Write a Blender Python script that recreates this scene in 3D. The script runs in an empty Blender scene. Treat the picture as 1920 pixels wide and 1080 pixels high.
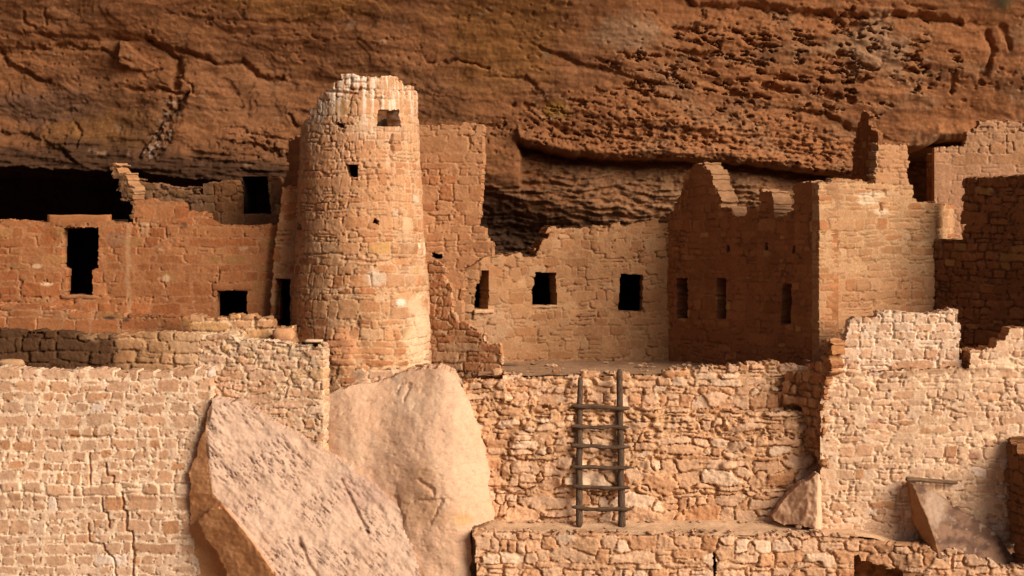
import bpy, math, random
import numpy as np

# ------------------------------------------------------------------ camera, sky, sun, exposure
SC = bpy.context.scene
COL = SC.collection
CAMD, CAMZ, HOR = 40.0, 3.0, 400.0          # distance to the plane Y=0, eye height, pixel row of the eye level
cd = bpy.data.cameras.new("camera"); cam = bpy.data.objects.new("camera", cd); COL.objects.link(cam)
cam.location = (0, -CAMD, CAMZ); cam.rotation_euler = (math.radians(90), 0, 0)
cd.sensor_width = 36; cd.lens = 75.0; cd.shift_y = -(540 - HOR) / 1920.0
cd.clip_end = 5000; cd.clip_start = 0.1
cd.dof.use_dof = True; cd.dof.focus_distance = 40.5; cd.dof.aperture_fstop = 2.8
SC.camera = cam

SUN_AZ, SUN_EL = math.radians(51), math.radians(25)     # azimuth from straight-behind-camera towards the right
w = bpy.data.worlds.new("World"); SC.world = w; w.use_nodes = True
nt = w.node_tree; bg = nt.nodes["Background"]; sky = nt.nodes.new("ShaderNodeTexSky")
sky.sky_type = 'NISHITA'; sky.sun_disc = False; sky.sun_elevation = SUN_EL
sky.sun_rotation = math.pi - SUN_AZ; sky.dust_density = 6.0; sky.air_density = 1.0; sky.ozone_density = 0.6
nt.links.new(sky.outputs[0], bg.inputs[0]); bg.inputs[1].default_value = 0.05
sl = bpy.data.lights.new("sun", 'SUN'); sl.energy = 4.6; sl.angle = math.radians(38); sl.color = (1.0, 0.86, 0.71)
so = bpy.data.objects.new("sun", sl); COL.objects.link(so)
from mathutils import Vector
sd = Vector((math.sin(SUN_AZ)*math.cos(SUN_EL), -math.cos(SUN_AZ)*math.cos(SUN_EL), math.sin(SUN_EL)))
so.rotation_euler = sd.to_track_quat('Z', 'Y').to_euler(); so.location = (20, -25, 20)
vs = SC.view_settings
vs.view_transform = 'Standard'; vs.look = 'None'; vs.exposure = 0.35; vs.gamma = 1.0; vs.use_curve_mapping = False

# ------------------------------------------------------------------ small numeric helpers
def L(*c):
    a = np.array(c, float) / 255.0
    return np.where(a <= 0.04045, a / 12.92, ((a + 0.055) / 1.055) ** 2.4)
def px2w(px, py, Y):
    d = (CAMD + Y) / CAMD / 100.0
    return (px - 960.0) * d, Y, CAMZ - (py - HOR) * d
def w2px(X, Y, Z):
    d = (CAMD + Y) / CAMD / 100.0
    return 960.0 + X / d, HOR - (Z - CAMZ) / d
def sm(a, b, x):
    t = np.clip((x - a) / (b - a), 0, 1); return t * t * (3 - 2 * t)
def _h(ix, iy, seed):
    n = (ix.astype(np.int64) * 374761393 + iy.astype(np.int64) * 668265263 + seed * 1442695041) & 0xFFFFFFFF
    n = ((n ^ (n >> 13)) * 1274126177) & 0xFFFFFFFF
    return (n ^ (n >> 16)) & 0xFFFF
_A = np.arange(65536) * (2 * np.pi / 65536); _CX, _SX = np.cos(_A), np.sin(_A)
def pn(x, y, seed=0):
    xi = np.floor(x); yi = np.floor(y); fx = x - xi; fy = y - yi
    xi = xi.astype(np.int64); yi = yi.astype(np.int64)
    u = fx * fx * fx * (fx * (fx * 6 - 15) + 10); v = fy * fy * fy * (fy * (fy * 6 - 15) + 10)
    def g(dx, dy):
        h = _h(xi + dx, yi + dy, seed); return _CX[h] * (fx - dx) + _SX[h] * (fy - dy)
    a = g(0, 0); b = g(1, 0); c = g(0, 1); d = g(1, 1)
    return (a + u * (b - a) + v * (c - a) + u * v * (a - b - c + d)) * 1.5
def fbm(x, y, o=4, seed=0, gain=0.5):
    s = 0; a = 1.0; t = 0
    for k in range(o):
        s = s + a * pn(x, y, seed + 17 * k); t += a; a *= gain; x = x * 2.03 + 3.1; y = y * 2.03 + 1.7
    return s / t * 1.3
def ridge(x, y, o=4, seed=0):
    s = 0; a = 1.0; t = 0
    for k in range(o):
        s = s + a * (1 - 2 * np.abs(pn(x, y, seed + 31 * k))); t += a; a *= 0.5; x = x * 2.1 + 1.3; y = y * 2.1 + 4.2
    return s / t
def inpoly(px, py, poly):
    c = np.zeros(px.shape, bool); n = len(poly)
    for i in range(n):
        x0, y0 = poly[i]; x1, y1 = poly[(i + 1) % n]
        if y0 == y1: continue
        m = (y0 > py) != (y1 > py)
        c ^= m & (px < (x1 - x0) * (py - y0) / (y1 - y0) + x0)
    return c
def segdist(px, py, pts):
    """distance to a polyline and the signed side (positive = below it in the photo)"""
    best = np.full(px.shape, 1e9); side = np.zeros(px.shape)
    for (x0, y0), (x1, y1) in zip(pts[:-1], pts[1:]):
        dx, dy = x1 - x0, y1 - y0; l2 = dx * dx + dy * dy + 1e-9
        t = np.clip(((px - x0) * dx + (py - y0) * dy) / l2, 0, 1)
        ex = px - x0 - t * dx; ey = py - y0 - t * dy; d = np.hypot(ex, ey)
        m = d < best; best = np.where(m, d, best); side = np.where(m, np.sign(dx * ey - dy * ex), side)
    return best, side
def blob(px, py, cx, cy, rx, ry, seed=0, ir=0.5):
    q = ((px - cx) / rx) ** 2 + ((py - cy) / ry) ** 2
    return sm(1.25, 0.55, np.sqrt(q) + ir * fbm(px / 45.0, py / 45.0, 4, seed))

# ------------------------------------------------------------------ materials
def rock_mat(name, grain=0.22, gscale=38.0, bump=0.35, bscale=70.0, rough=0.92):
    m = bpy.data.materials.new(name); m.use_nodes = True; t = m.node_tree; N = t.nodes; K = t.links
    b = N["Principled BSDF"]; b.inputs["Roughness"].default_value = rough; b.inputs["Specular IOR Level"].default_value = 0.12
    at = N.new("ShaderNodeAttribute"); at.attribute_name = "Col"
    tc = N.new("ShaderNodeTexCoord")
    n1 = N.new("ShaderNodeTexNoise"); n1.inputs["Scale"].default_value = gscale; n1.inputs["Detail"].default_value = 6; n1.inputs["Roughness"].default_value = 0.65
    n2 = N.new("ShaderNodeTexNoise"); n2.inputs["Scale"].default_value = bscale; n2.inputs["Detail"].default_value = 5; n2.inputs["Roughness"].default_value = 0.7
    K.new(tc.outputs["Object"], n1.inputs["Vector"]); K.new(tc.outputs["Object"], n2.inputs["Vector"])
    mr = N.new("ShaderNodeMapRange"); mr.inputs[1].default_value = 0.3; mr.inputs[2].default_value = 0.7
    mr.inputs[3].default_value = 1 - grain; mr.inputs[4].default_value = 1 + grain
    K.new(n1.outputs["Fac"], mr.inputs[0])
    mx = N.new("ShaderNodeVectorMath"); mx.operation = 'SCALE'
    K.new(at.outputs["Color"], mx.inputs[0]); K.new(mr.outputs[0], mx.inputs["Scale"]); K.new(mx.outputs[0], b.inputs["Base Color"])
    bu = N.new("ShaderNodeBump"); bu.inputs["Strength"].default_value = bump; bu.inputs["Distance"].default_value = 0.012
    K.new(n2.outputs["Fac"], bu.inputs["Height"]); K.new(bu.outputs[0], b.inputs["Normal"])
    return m
M_STONE = rock_mat("masonry_stone")
M_CLIFF = rock_mat("cliff_sandstone", 0.2, 16.0, 0.5, 42.0)
M_BOULD = rock_mat("boulder_sandstone", 0.12, 30.0, 0.3, 60.0)
M_EARTH = rock_mat("packed_earth", 0.25, 30.0, 0.5, 55.0, 0.97)
def plain_mat(name, col, rough=0.9, streak=None):
    m = bpy.data.materials.new(name); m.use_nodes = True; t = m.node_tree; N = t.nodes; K = t.links
    b = N["Principled BSDF"]; b.inputs["Roughness"].default_value = rough; b.inputs["Specular IOR Level"].default_value = 0.15
    tc = N.new("ShaderNodeTexCoord"); mp = N.new("ShaderNodeMapping"); mp.inputs["Scale"].default_value = streak or (1, 1, 1)
    n1 = N.new("ShaderNodeTexNoise"); n1.inputs["Scale"].default_value = 9; n1.inputs["Detail"].default_value = 7
    K.new(tc.outputs["Object"], mp.inputs[0]); K.new(mp.outputs[0], n1.inputs["Vector"])
    r = N.new("ShaderNodeValToRGB"); r.color_ramp.elements[0].position = 0.32; r.color_ramp.elements[1].position = 0.72
    r.color_ramp.elements[0].color = tuple(c * 0.45 for c in col) + (1,); r.color_ramp.elements[1].color = tuple(c * 1.55 for c in col) + (1,)
    K.new(n1.outputs["Fac"], r.inputs[0]); K.new(r.outputs[0], b.inputs["Base Color"])
    bu = N.new("ShaderNodeBump"); bu.inputs["Strength"].default_value = 0.5; bu.inputs["Distance"].default_value = 0.01
    K.new(n1.outputs["Fac"], bu.inputs["Height"]); K.new(bu.outputs[0], b.inputs["Normal"])
    return m
M_SOOT_SHADE = plain_mat("sooty_shaded_interior", (0.030, 0.016, 0.010))  # soot colour taken near black, adding shade to rooms and holes
M_RECESS = plain_mat("recessed_rubble", (0.34, 0.17, 0.078))
M_WOODV = plain_mat("weathered_wood_upright", (0.082, 0.050, 0.032), 0.8, (6, 6, 0.5))
M_WOODH = plain_mat("weathered_wood_crosswise", (0.085, 0.052, 0.033), 0.8, (0.5, 6, 6))
M_BEAM = plain_mat("pale_beam_wood", (0.15, 0.09, 0.052), 0.85, (0.5, 6, 6))
M_BARK = plain_mat("juniper_bark", (0.09, 0.06, 0.045)); M_LEAF = plain_mat("juniper_leaf", (0.035, 0.05, 0.02), 0.7)

# ------------------------------------------------------------------ object helpers
def tag(o, label=None, cat=None, group=None, kind=None):
    if label: o["label"] = label
    if cat: o["category"] = cat
    if group: o["group"] = group
    if kind: o["kind"] = kind
    return o
def thing(name, label, cat, loc, group=None):
    o = bpy.data.objects.new(name, None); COL.objects.link(o); o.location = loc; o.empty_display_size = 0.3
    return tag(o, label, cat, group)
def link(name, me, mat, parent=None):
    o = bpy.data.objects.new(name, me); COL.objects.link(o); me.materials.append(mat)
    if parent is not None:
        o.parent = parent; r = parent; off = Vector((0, 0, 0))
        while r is not None: off += Vector(r.location); r = r.parent
        o.location = -off
    return o
def mesh(name, V, F, C=None, smooth=None):
    me = bpy.data.meshes.new(name)
    V = np.ascontiguousarray(V, dtype=np.float32); F = np.ascontiguousarray(F, dtype=np.int32)
    me.vertices.add(len(V)); me.vertices.foreach_set("co", V.ravel())
    n, k = F.shape
    me.loops.add(n * k); me.loops.foreach_set("vertex_index", F.ravel())
    me.polygons.add(n); me.polygons.foreach_set("loop_start", np.arange(0, n * k, k, dtype=np.int32))
    me.polygons.foreach_set("loop_total", np.full(n, k, dtype=np.int32))
    me.polygons.foreach_set("use_smooth", np.ones(n, bool) if smooth is None else smooth)
    if C is not None:
        a = me.color_attributes.new("Col", 'FLOAT_COLOR', 'POINT')
        a.data.foreach_set("color", np.ascontiguousarray(np.concatenate([C, np.ones((len(C), 1))], 1), dtype=np.float32).ravel())
    me.update(calc_edges=True); me.validate()
    return me

def slab_mesh(name, P, N, base, C, ok, T, K=5, jit=0.012, endcol=None, endz=-99.0, seed=0, back=True):
    """P: relief grid (nu,nv,3); base: undisplaced grid; N: unit outward normals; ok: vertex mask; thickness T behind."""
    nu, nv = ok.shape
    cell = ok[:-1, :-1] & ok[1:, :-1] & ok[:-1, 1:] & ok[1:, 1:]
    idx = np.arange(nu * nv).reshape(nu, nv)
    a, b, c, d = idx[:-1, :-1][cell], idx[1:, :-1][cell], idx[1:, 1:][cell], idx[:-1, 1:][cell]
    front = np.stack([a, b, c, d], 1)
    # boundary edges (directed so that the skirt faces outward)
    pad = np.pad(cell, 1)
    E = []
    m = cell & ~pad[1:-1, :-2]; E.append(np.stack([idx[:-1, :-1][m], idx[1:, :-1][m]], 1))      # bottom
    m = cell & ~pad[1:-1, 2:];  E.append(np.stack([idx[1:, 1:][m], idx[:-1, 1:][m]], 1))        # top
    m = cell & ~pad[:-2, 1:-1]; E.append(np.stack([idx[:-1, 1:][m], idx[:-1, :-1][m]], 1))      # left
    m = cell & ~pad[2:, 1:-1];  E.append(np.stack([idx[1:, :-1][m], idx[1:, 1:][m]], 1))        # right
    E = np.concatenate(E)
    used = np.zeros(nu * nv, bool); used[front.ravel()] = True
    ren = np.cumsum(used) - 1
    Pf = P.reshape(-1, 3); Nf = N.reshape(-1, 3); Bf = base.reshape(-1, 3); Cf = C.reshape(-1, 3)
    Vs = [Pf[used]]; Cs = [Cf[used]]; Fs = [ren[front]]; off = int(used.sum())
    bu = np.unique(E); br = np.full(nu * nv, -1); br[bu] = np.arange(len(bu)); nb = len(bu)
    rng = np.random.RandomState(seed + 5)
    bp = Bf[bu]; bq = Pf[bu]; bn = Nf[bu]
    prev = off
    for k in range(K + 1):
        t = k / K
        q = bq * (1 - t) + (bp - bn * T) * t
        if 0 < k < K:
            s = bp[:, 0] * 7 + bp[:, 1] * 5
            jx = pn(s + k * 3.3, bp[:, 2] * 9, seed + 1) * jit * 2.2; jz = pn(s - k * 2.7, bp[:, 2] * 9, seed + 2) * jit * 2.2
            tx = np.stack([-bn[:, 1], bn[:, 0], np.zeros(nb)], 1)
            q = q + tx * jx[:, None]; q[:, 2] += jz
        Vs.append(q)
        cc = Cf[bu] if endcol is None else np.where((bp[:, 2] > endz)[:, None], np.array(endcol)[None], Cf[bu])
        f = 1 + 0.22 * pn(bp[:, 0] * 5 + bp[:, 1] * 4 + k, bp[:, 2] * 11 + k * 0.7, seed + 3)
        Cs.append(cc * f[:, None])
        if k > 0:
            Fs.append(np.stack([br[E[:, 1]] + off + (k - 1) * nb, br[E[:, 0]] + off + (k - 1) * nb,
                                br[E[:, 0]] + off + k * nb, br[E[:, 1]] + off + k * nb], 1))
    off2 = off + (K + 1) * nb
    if back:
        Vs.append((Bf - Nf * T)[used]); Cs.append(Cf[used]); Fs.append(ren[front][:, ::-1] + off2)
    V = np.concatenate(Vs); F = np.concatenate(Fs); Cc = np.clip(np.concatenate(Cs), 0.002, 0.95)
    smo = np.ones(len(F), bool)
    return mesh(name, V, F, Cc, smo)

# ------------------------------------------------------------------ masonry pattern
def masonry(nu, nv, step, seed, ch=0.17, ln=0.30, hv=0.3, lv=0.4, jit=0.1, p=5.0, warp=0.05, wf=0.7, edge=0.012, split=0.12, v0=0.0):
    rs = np.random.RandomState(seed)
    U, V = np.meshgrid(np.arange(nu) * step, np.arange(nv) * step, indexing='ij')
    WU = U + warp * fbm(U * wf * 1.3, V * wf * 1.3, 3, seed + 1) + edge * fbm(U * 11, V * 11, 3, seed + 2)
    WV = V + warp * fbm(U * wf, V * wf * 1.4, 3, seed + 3) + edge * fbm(U * 9, V * 13, 3, seed + 4)
    um, vm = nu * step, nv * step
    S = []; v = -ch - rs.rand() * ch
    while v < vm + ch:
        h = ch * math.exp(hv * rs.randn() * 0.8); u = -ln * (1 + rs.rand())
        rl = ln * math.exp(0.2 * rs.randn())
        while u < um + ln:
            l = max(0.6 * h, min(3.2 * ln, rl * math.exp(lv * rs.randn())))
            jx, jy = rs.randn(2) * jit
            if rs.rand() < split:
                q = 0.35 + 0.3 * rs.rand()
                S.append((u + l / 2 + jx * l * .5, v + h * q / 2, l / 2, h * q / 2)); S.append((u + l / 2 + jx * l * .4, v + h * (1 + q) / 2, l / 2, h * (1 - q) / 2))
            else:
                S.append((u + l / 2 + jx * l * .5, v + h / 2 + jy * h, l / 2, h / 2))
            u += l
        v += h
    F1 = np.full((nu, nv), 4.0); F2 = np.full((nu, nv), 4.0); ID = np.zeros((nu, nv), np.int32)
    DU = np.zeros((nu, nv)); DV = np.zeros((nu, nv)); mg = warp * 1.3 + edge + 0.02
    for k, (uc, vc, a, b) in enumerate(S):
        i0 = max(0, int((uc - 2.1 * a - mg) / step)); i1 = min(nu, int((uc + 2.1 * a + mg) / step) + 2)
        j0 = max(0, int((vc - 2.3 * b - mg) / step)); j1 = min(nv, int((vc + 2.3 * b + mg) / step) + 2)
        if i0 >= i1 or j0 >= j1: continue
        s = (slice(i0, i1), slice(j0, j1))
        du = (WU[s] - uc) / a; dv = (WV[s] - vc) / b
        d = (np.abs(du) ** p + np.abs(dv) ** p) ** (1 / p)
        m = d < F1[s]
        F2[s] = np.where(m, F1[s], np.minimum(F2[s], d)); F1[s] = np.where(m, d, F1[s])
        ID[s] = np.where(m, k, ID[s]); DU[s] = np.where(m, du, DU[s]); DV[s] = np.where(m, dv, DV[s])
    S = np.array(S); R = rs.rand(len(S), 8)
    hb = np.minimum(S[:, 2], S[:, 3])
    delta = (F2 - F1) * hb[ID] / 2
    return dict(U=U, V=V, F1=F1, D=delta, ID=ID, DU=DU, DV=DV, R=R, S=S)

def pick(pal, r):
    w = np.array([q[0] for q in pal], float); w = np.cumsum(w / w.sum()); k = np.minimum(np.searchsorted(w, r), len(pal) - 1)
    return np.array([q[1] for q in pal])[k]

# palettes are base colours; the darkest one has shade mixed in
P_TOWER = [(3, (0.345, 0.168, 0.079)), (3, (0.375, 0.198, 0.098)), (2, (0.315, 0.136, 0.060)), (1, (0.42, 0.25, 0.14)), (.5, (0.36, 0.20, 0.08)), (.15, (0.52, 0.42, 0.31))]
P_RED = [(4, (0.285, 0.107, 0.041)), (3, (0.305, 0.124, 0.050)), (2, (0.26, 0.092, 0.034)), (1, (0.295, 0.140, 0.054)), (.2, (0.36, 0.22, 0.12))]
P_TAN = [(4, (0.485, 0.306, 0.200)), (3, (0.460, 0.280, 0.175)), (2, (0.430, 0.247, 0.145)), (1.2, (0.520, 0.356, 0.251)), (.5, (0.380, 0.198, 0.107)), (.3, (0.600, 0.465, 0.379))]
P_TAN2 = [(4, (0.560, 0.361, 0.236)), (3, (0.530, 0.331, 0.210)), (2, (0.500, 0.292, 0.175)), (1.2, (0.600, 0.415, 0.292)), (.4, (0.440, 0.233, 0.123)), (.3, (0.660, 0.504, 0.400))]
P_LADDER = [(4, (0.550, 0.346, 0.220)), (3, (0.520, 0.306, 0.179)), (2, (0.480, 0.257, 0.138)), (1.5, (0.600, 0.415, 0.287)), (.4, (0.420, 0.208, 0.102))]
P_SHADED = [(4, (0.27, 0.115, 0.050)), (3, (0.24, 0.100, 0.042)), (1.5, (0.30, 0.14, 0.058)), (.4, (0.36, 0.21, 0.08))]  # shade of walls turned from the sun is put into this palette

def wall(name, ctrl, poly, seed, parent=None, holes=(), pal=P_TAN, mortar=(0.55, 0.37, 0.24), T=0.42, step=0.016, mas=None, rel=0.022, prot=0.02,
         jw=0.03, erode=0.012, rough=0.006, bulge=0.03, crack=0.045, crackamt=0.15, tilt=0.008, circle=None, batter=0.0, edgejit=3.0, stonejit=5.0, colfn=None, hfn=None,
         maskfn=None, mat=M_STONE, endcol=None, endz=-99.0, var=0.22, relfn=None, zpad=0.0, back=True):
    if circle:
        cx, cy, R = circle; n = 400
        th = np.linspace(-math.pi, math.pi, n); path = np.stack([cx + R * np.sin(th), cy - R * np.cos(th)], 1)
    else:
        dense = []
        for (p0, y0), (p1, y1) in zip(ctrl[:-1], ctrl[1:]):
            for t in np.linspace(0, 1, 24, endpoint=False): dense.append(px2w(p0 + (p1 - p0) * t, HOR, y0 + (y1 - y0) * t)[:2])
        dense.append(px2w(ctrl[-1][0], HOR, ctrl[-1][1])[:2]); path = np.array(dense)
        if len(ctrl) > 2:                                    # round the corners a little
            for _ in range(6): path[1:-1] = 0.25 * path[:-2] + 0.5 * path[1:-1] + 0.25 * path[2:]
    seg = np.hypot(*(path[1:] - path[:-1]).T); s = np.concatenate([[0], np.cumsum(seg)])
    nu = int(s[-1] / step) + 2; uu = np.linspace(0, s[-1], nu)
    x = np.interp(uu, s, path[:, 0]); y = np.interp(uu, s, path[:, 1])
    tx = np.gradient(x); ty = np.gradient(y); l = np.hypot(tx, ty); tx /= l; ty /= l
    n2 = np.stack([ty, -tx], 1)
    ys = [y.min(), y.max()]
    zs = [px2w(0, q[1], yy)[2] for q in poly for yy in ys]
    z0, z1 = min(zs) - 0.03, max(zs) + 0.03 + zpad
    nv = int((z1 - z0) / step) + 2; zz = z0 + np.arange(nv) * step
    sp = dict(mas or {}); M = masonry(nu, nv, step, seed, **sp)
    Zg = np.repeat(zz[None], nu, 0); off = -batter * (Zg - 0.0)
    N = np.zeros((nu, nv, 3)); N[..., 0] = n2[:, None, 0]; N[..., 1] = n2[:, None, 1]
    base = np.zeros((nu, nv, 3)); base[..., 0] = x[:, None]; base[..., 1] = y[:, None]; base[..., 2] = Zg
    base += N * off[..., None]
    PX, PY = w2px(base[..., 0], base[..., 1], base[..., 2])
    U, V, ID, D, R = M["U"], M["V"], M["ID"], M["D"], M["R"]
    info = dict(PX=PX, PY=PY, U=U, V=V, Z=Zg, N=N, base=base, **{k: M[k] for k in ("ID", "D", "R", "DU", "DV", "F1", "S")})
    r = lambda k: R[ID, k]
    jn = jw * (0.7 + 0.9 * (0.5 + fbm(U * 3.1, V * 3.1, 2, seed + 40)))
    st = sm(0.1, 0.75, D / jn)                                    # 0 in the joint, 1 on the stone
    k_rel = np.ones_like(U) if relfn is None else relfn(info)
    relv = rel * (0.6 + 0.8 * (0.5 + 0.5 * fbm(U * 0.9, V * 0.9, 2, seed + 41)))
    fl = 0.28 if rel < 0.03 else 0.6
    relv = relv * fl; prot = prot * fl; tilt = tilt * fl
    h = st * (relv + prot * (r(0) - 0.45) * 1.6 + tilt * (M["DU"] * (r(1) - .5) + M["DV"] * (r(2) - .5)) * 2)
    h -= st * (0.10 * rel) * np.clip(M["F1"], 0, 1.2) ** 4
    h -= 0.035 * sm(0.30, 0.46, fbm(U * 10, V * 13, 3, seed + 63, .6)) * sm(1.6, 0.5, D / jn) * k_rel
    h += erode * (fbm(U * 6.5, V * 9, 4, seed + 60, 0.6) + 0.6 * np.minimum(0, fbm(U * 3.4, V * 6, 3, seed + 61)))
    h *= k_rel
    h += rough * fbm(U * 16, V * 16, 4, seed + 43, 0.6) + rough * 0.9 * fbm(U * 5, V * 6, 3, seed + 44)
    h += bulge * fbm(U * 0.8, V * 0.8, 3, seed + 45)
    cm = sm(0.05, 0.2, fbm(U * 3.1, V * 3.1, 3, seed + 46, .65) + crackamt - 0.06)
    h -= crack * cm * sm(0.013, 0.002, D) * (0.3 + 0.7 * k_rel)
    cst = pick(pal, r(3)) * (1 + var * (r(4) - 0.5))[..., None]
    cst = cst * (1 + 0.10 * fbm(U * 8, V * 9, 4, seed + 47))[..., None]
    cmo = np.array(mortar)[None, None] * (1 + 0.16 * fbm(U * 6, V * 6, 4, seed + 48))[..., None]
    blend = sm(0.35, 0.85, st * (0.75 + 0.25 * k_rel) + 0.25 * fbm(U * 7, V * 7, 3, seed + 49))[..., None]
    Cc = cmo * (1 - blend) + cst * blend
    Cc = Cc * (1 + 0.13 * fbm(U * 22, V * 28, 2, seed + 62) * (1.5 - blend[..., 0]))[..., None]
    Cc = Cc * (1 + 0.11 * fbm(U * 3.2, V * 0.55, 3, seed + 64))[..., None]
    Cc = Cc * (1 + 0.13 * fbm(U * 0.7, V * 0.9, 4, seed + 50))[..., None]
    if hfn is not None: h = hfn(info, h)
    if colfn is not None: Cc = colfn(info, Cc)
    # outline: per-stone jitter gives stepped masonry edges
    jx = edgejit * fbm(U * 9, V * 9, 3, seed + 51) + stonejit * (r(5) - 0.5) * 2; jy = edgejit * fbm(U * 9, V * 9, 3, seed + 52) + stonejit * (r(6) - 0.5) * 2
    ok = inpoly(PX + jx, PY + jy, poly) if maskfn is None else maskfn(info, jx, jy)
    face = (N[..., 0] * (0 - base[..., 0]) + N[..., 1] * (-CAMD - base[..., 1])) > 0
    hx = 1.6 * fbm(U * 8, V * 8, 3, seed + 53); hy = 1.6 * fbm(U * 8, V * 8, 3, seed + 54)
    for hole in holes: ok &= ~(inpoly(PX + hx, PY + hy, hole["poly"]) & face)
    P = base + N * h[..., None]
    me = slab_mesh(name, P, N, base, Cc, ok, T, endcol=endcol, endz=endz, seed=seed, back=back)
    o = link(name, me, mat, parent)
    for hole in holes:
        if hole.get("room", 1.3) <= 0: continue
        hp = np.array(hole["poly"], float); cxp, cyp = hp.mean(0)
        q = np.argmin(np.where(face, (PX - cxp) ** 2 + (PY - cyp) ** 2, 1e12)); iu, iv = np.unravel_index(q, PX.shape)
        n = N[iu, iv]; b = base[iu, iv]; t = np.array([-n[1], n[0], 0.0])
        def tz(pt):
            d = np.array([(pt[0] - 960) / 100 / CAMD, 1.0, -(pt[1] - HOR) / 100 / CAMD]); o0 = np.array([0, -CAMD, CAMZ])
            s_ = ((b - o0) @ n) / (d @ n); w_ = o0 + d * s_; return (w_ - b) @ t, w_[2] - b[2]
        tzs = np.array([tz(p_) for p_ in hole["poly"]]); e = hole.get("e", 0.16)
        t0, t1 = tzs[:, 0].min() - e, tzs[:, 0].max() + e; zz0, zz1 = tzs[:, 1].min() - e, tzs[:, 1].max() + e
        dn, df = T - 0.03, T + hole.get("room", 1.3)
        co = []
        for dd in (dn, df):
            for (tt, zq) in ((t0, zz0), (t1, zz0), (t1, zz1), (t0, zz1)): co.append(b + t * tt + np.array([0, 0, zq]) - n * dd)
        fc = [(4, 5, 6, 7), (0, 1, 5, 4), (1, 2, 6, 5), (2, 3, 7, 6), (3, 0, 4, 7)]
        hm = mesh(hole["name"], np.array(co), np.array(fc), smooth=np.zeros(5, bool))
        ho = link(hole["name"], hm, hole.get("mat", M_SOOT_SHADE), parent if parent is not None else o)
        for ex in hole.get("blocks", ()):                        # lintel and sill slabs of the opening
            block(ex[0], ex[1:5], b, n, t, tz, ho, seed + 7, ex[5] if len(ex) > 5 else 0.03, ex[6] if len(ex) > 6 else P_TAN[0][1])
    return o

def block(name, rect, b, n, t, tz, parent, seed, proud, col):
    """a rough slab set in a wall: rect in picture units, standing proud of the face"""
    (t0, z1), (t1, z0) = tz((rect[0], rect[1])), tz((rect[2], rect[3]))
    nx, nz, ny = 16, 5, 5; V = []; idx = {}
    F = []
    def vert(i, j, k):
        key = (i, j, k)
        if key not in idx:
            a, c, e = i / nx, j / nz, k / ny
            rx = 1 - 0.0; tt = t0 + (t1 - t0) * a; z = z0 + (z1 - z0) * c; dd = proud - (proud + 0.2) * e
            # rounded corners and rough faces
            ca = min(a, 1 - a) * (t1 - t0); cz = min(c, 1 - c) * (z1 - z0)
            rnd = 0.012 * (math.exp(-ca / 0.02) + math.exp(-cz / 0.02)); dd -= rnd if k == 0 else 0
            s_ = math.sin(seed * 1.7 + i * 1.9 + j * 2.7 + k * 1.3) * 0.006 + math.sin(seed + i * 0.7) * 0.006
            V.append(b + t * tt + np.array([0, 0, z + s_]) - n * (-dd + s_)); idx[key] = len(V) - 1
        return idx[key]
    for i in range(nx):
        for j in range(nz): F.append((vert(i, j, 0), vert(i + 1, j, 0), vert(i + 1, j + 1, 0), vert(i, j + 1, 0)))
        for k in range(ny):
            F.append((vert(i, 0, k + 1), vert(i + 1, 0, k + 1), vert(i + 1, 0, k), vert(i, 0, k)))
            F.append((vert(i, nz, k), vert(i + 1, nz, k), vert(i + 1, nz, k + 1), vert(i, nz, k + 1)))
    for j in range(nz):
        for k in range(ny):
            F.append((vert(0, j, k + 1), vert(0, j, k), vert(0, j + 1, k), vert(0, j + 1, k + 1)))
            F.append((vert(nx, j, k), vert(nx, j, k + 1), vert(nx, j + 1, k + 1), vert(nx, j + 1, k)))
    V = np.array(V); C = np.array(col)[None] * (1 + 0.15 * pn(V[:, 0] * 9, V[:, 2] * 14 + V[:, 1] * 9, seed))[:, None]
    return link(name, mesh(name, V, np.array(F), C), M_STONE, parent)

def face_rock(name, poly, Yfn, seed, colfn, hfn=None, parent=None, step=1.7, T=0.8, mat=M_BOULD, edgejit=2.0, Tdir=(0.0, 1.0, 0.0)):
    """a boulder given by the depth of its visible faces over an outline, closed behind with thickness T"""
    pp = np.array(poly, float); x0, y0 = pp.min(0) - 4; x1, y1 = pp.max(0) + 4
    PX, PY = np.meshgrid(np.arange(x0, x1, step), np.arange(y1, y0, -step), indexing='ij')
    jx = edgejit * (fbm(PX / 22, PY / 22, 4, seed, .6) + 1.1 * fbm(PX / 70, PY / 70, 3, seed + 8)); jy = edgejit * (fbm(PX / 22, PY / 22, 4, seed + 1, .6) + 1.1 * fbm(PX / 70, PY / 70, 3, seed + 9))
    Y = Yfn(PX, PY)
    if hfn is not None: Y = Y - hfn(PX, PY)
    X, Y, Z = px2w(PX, PY, Y); P = np.stack([X, Y, Z], -1)
    N = np.zeros_like(P); N[..., 0] = -Tdir[0]; N[..., 1] = -Tdir[1]; N[..., 2] = -Tdir[2]
    C = colfn(PX, PY)
    base = P.copy()
    me = slab_mesh(name, P, N, base, C, inpoly(PX + jx, PY + jy, poly), T, seed=seed)
    return link(name, me, mat, parent)

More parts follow.
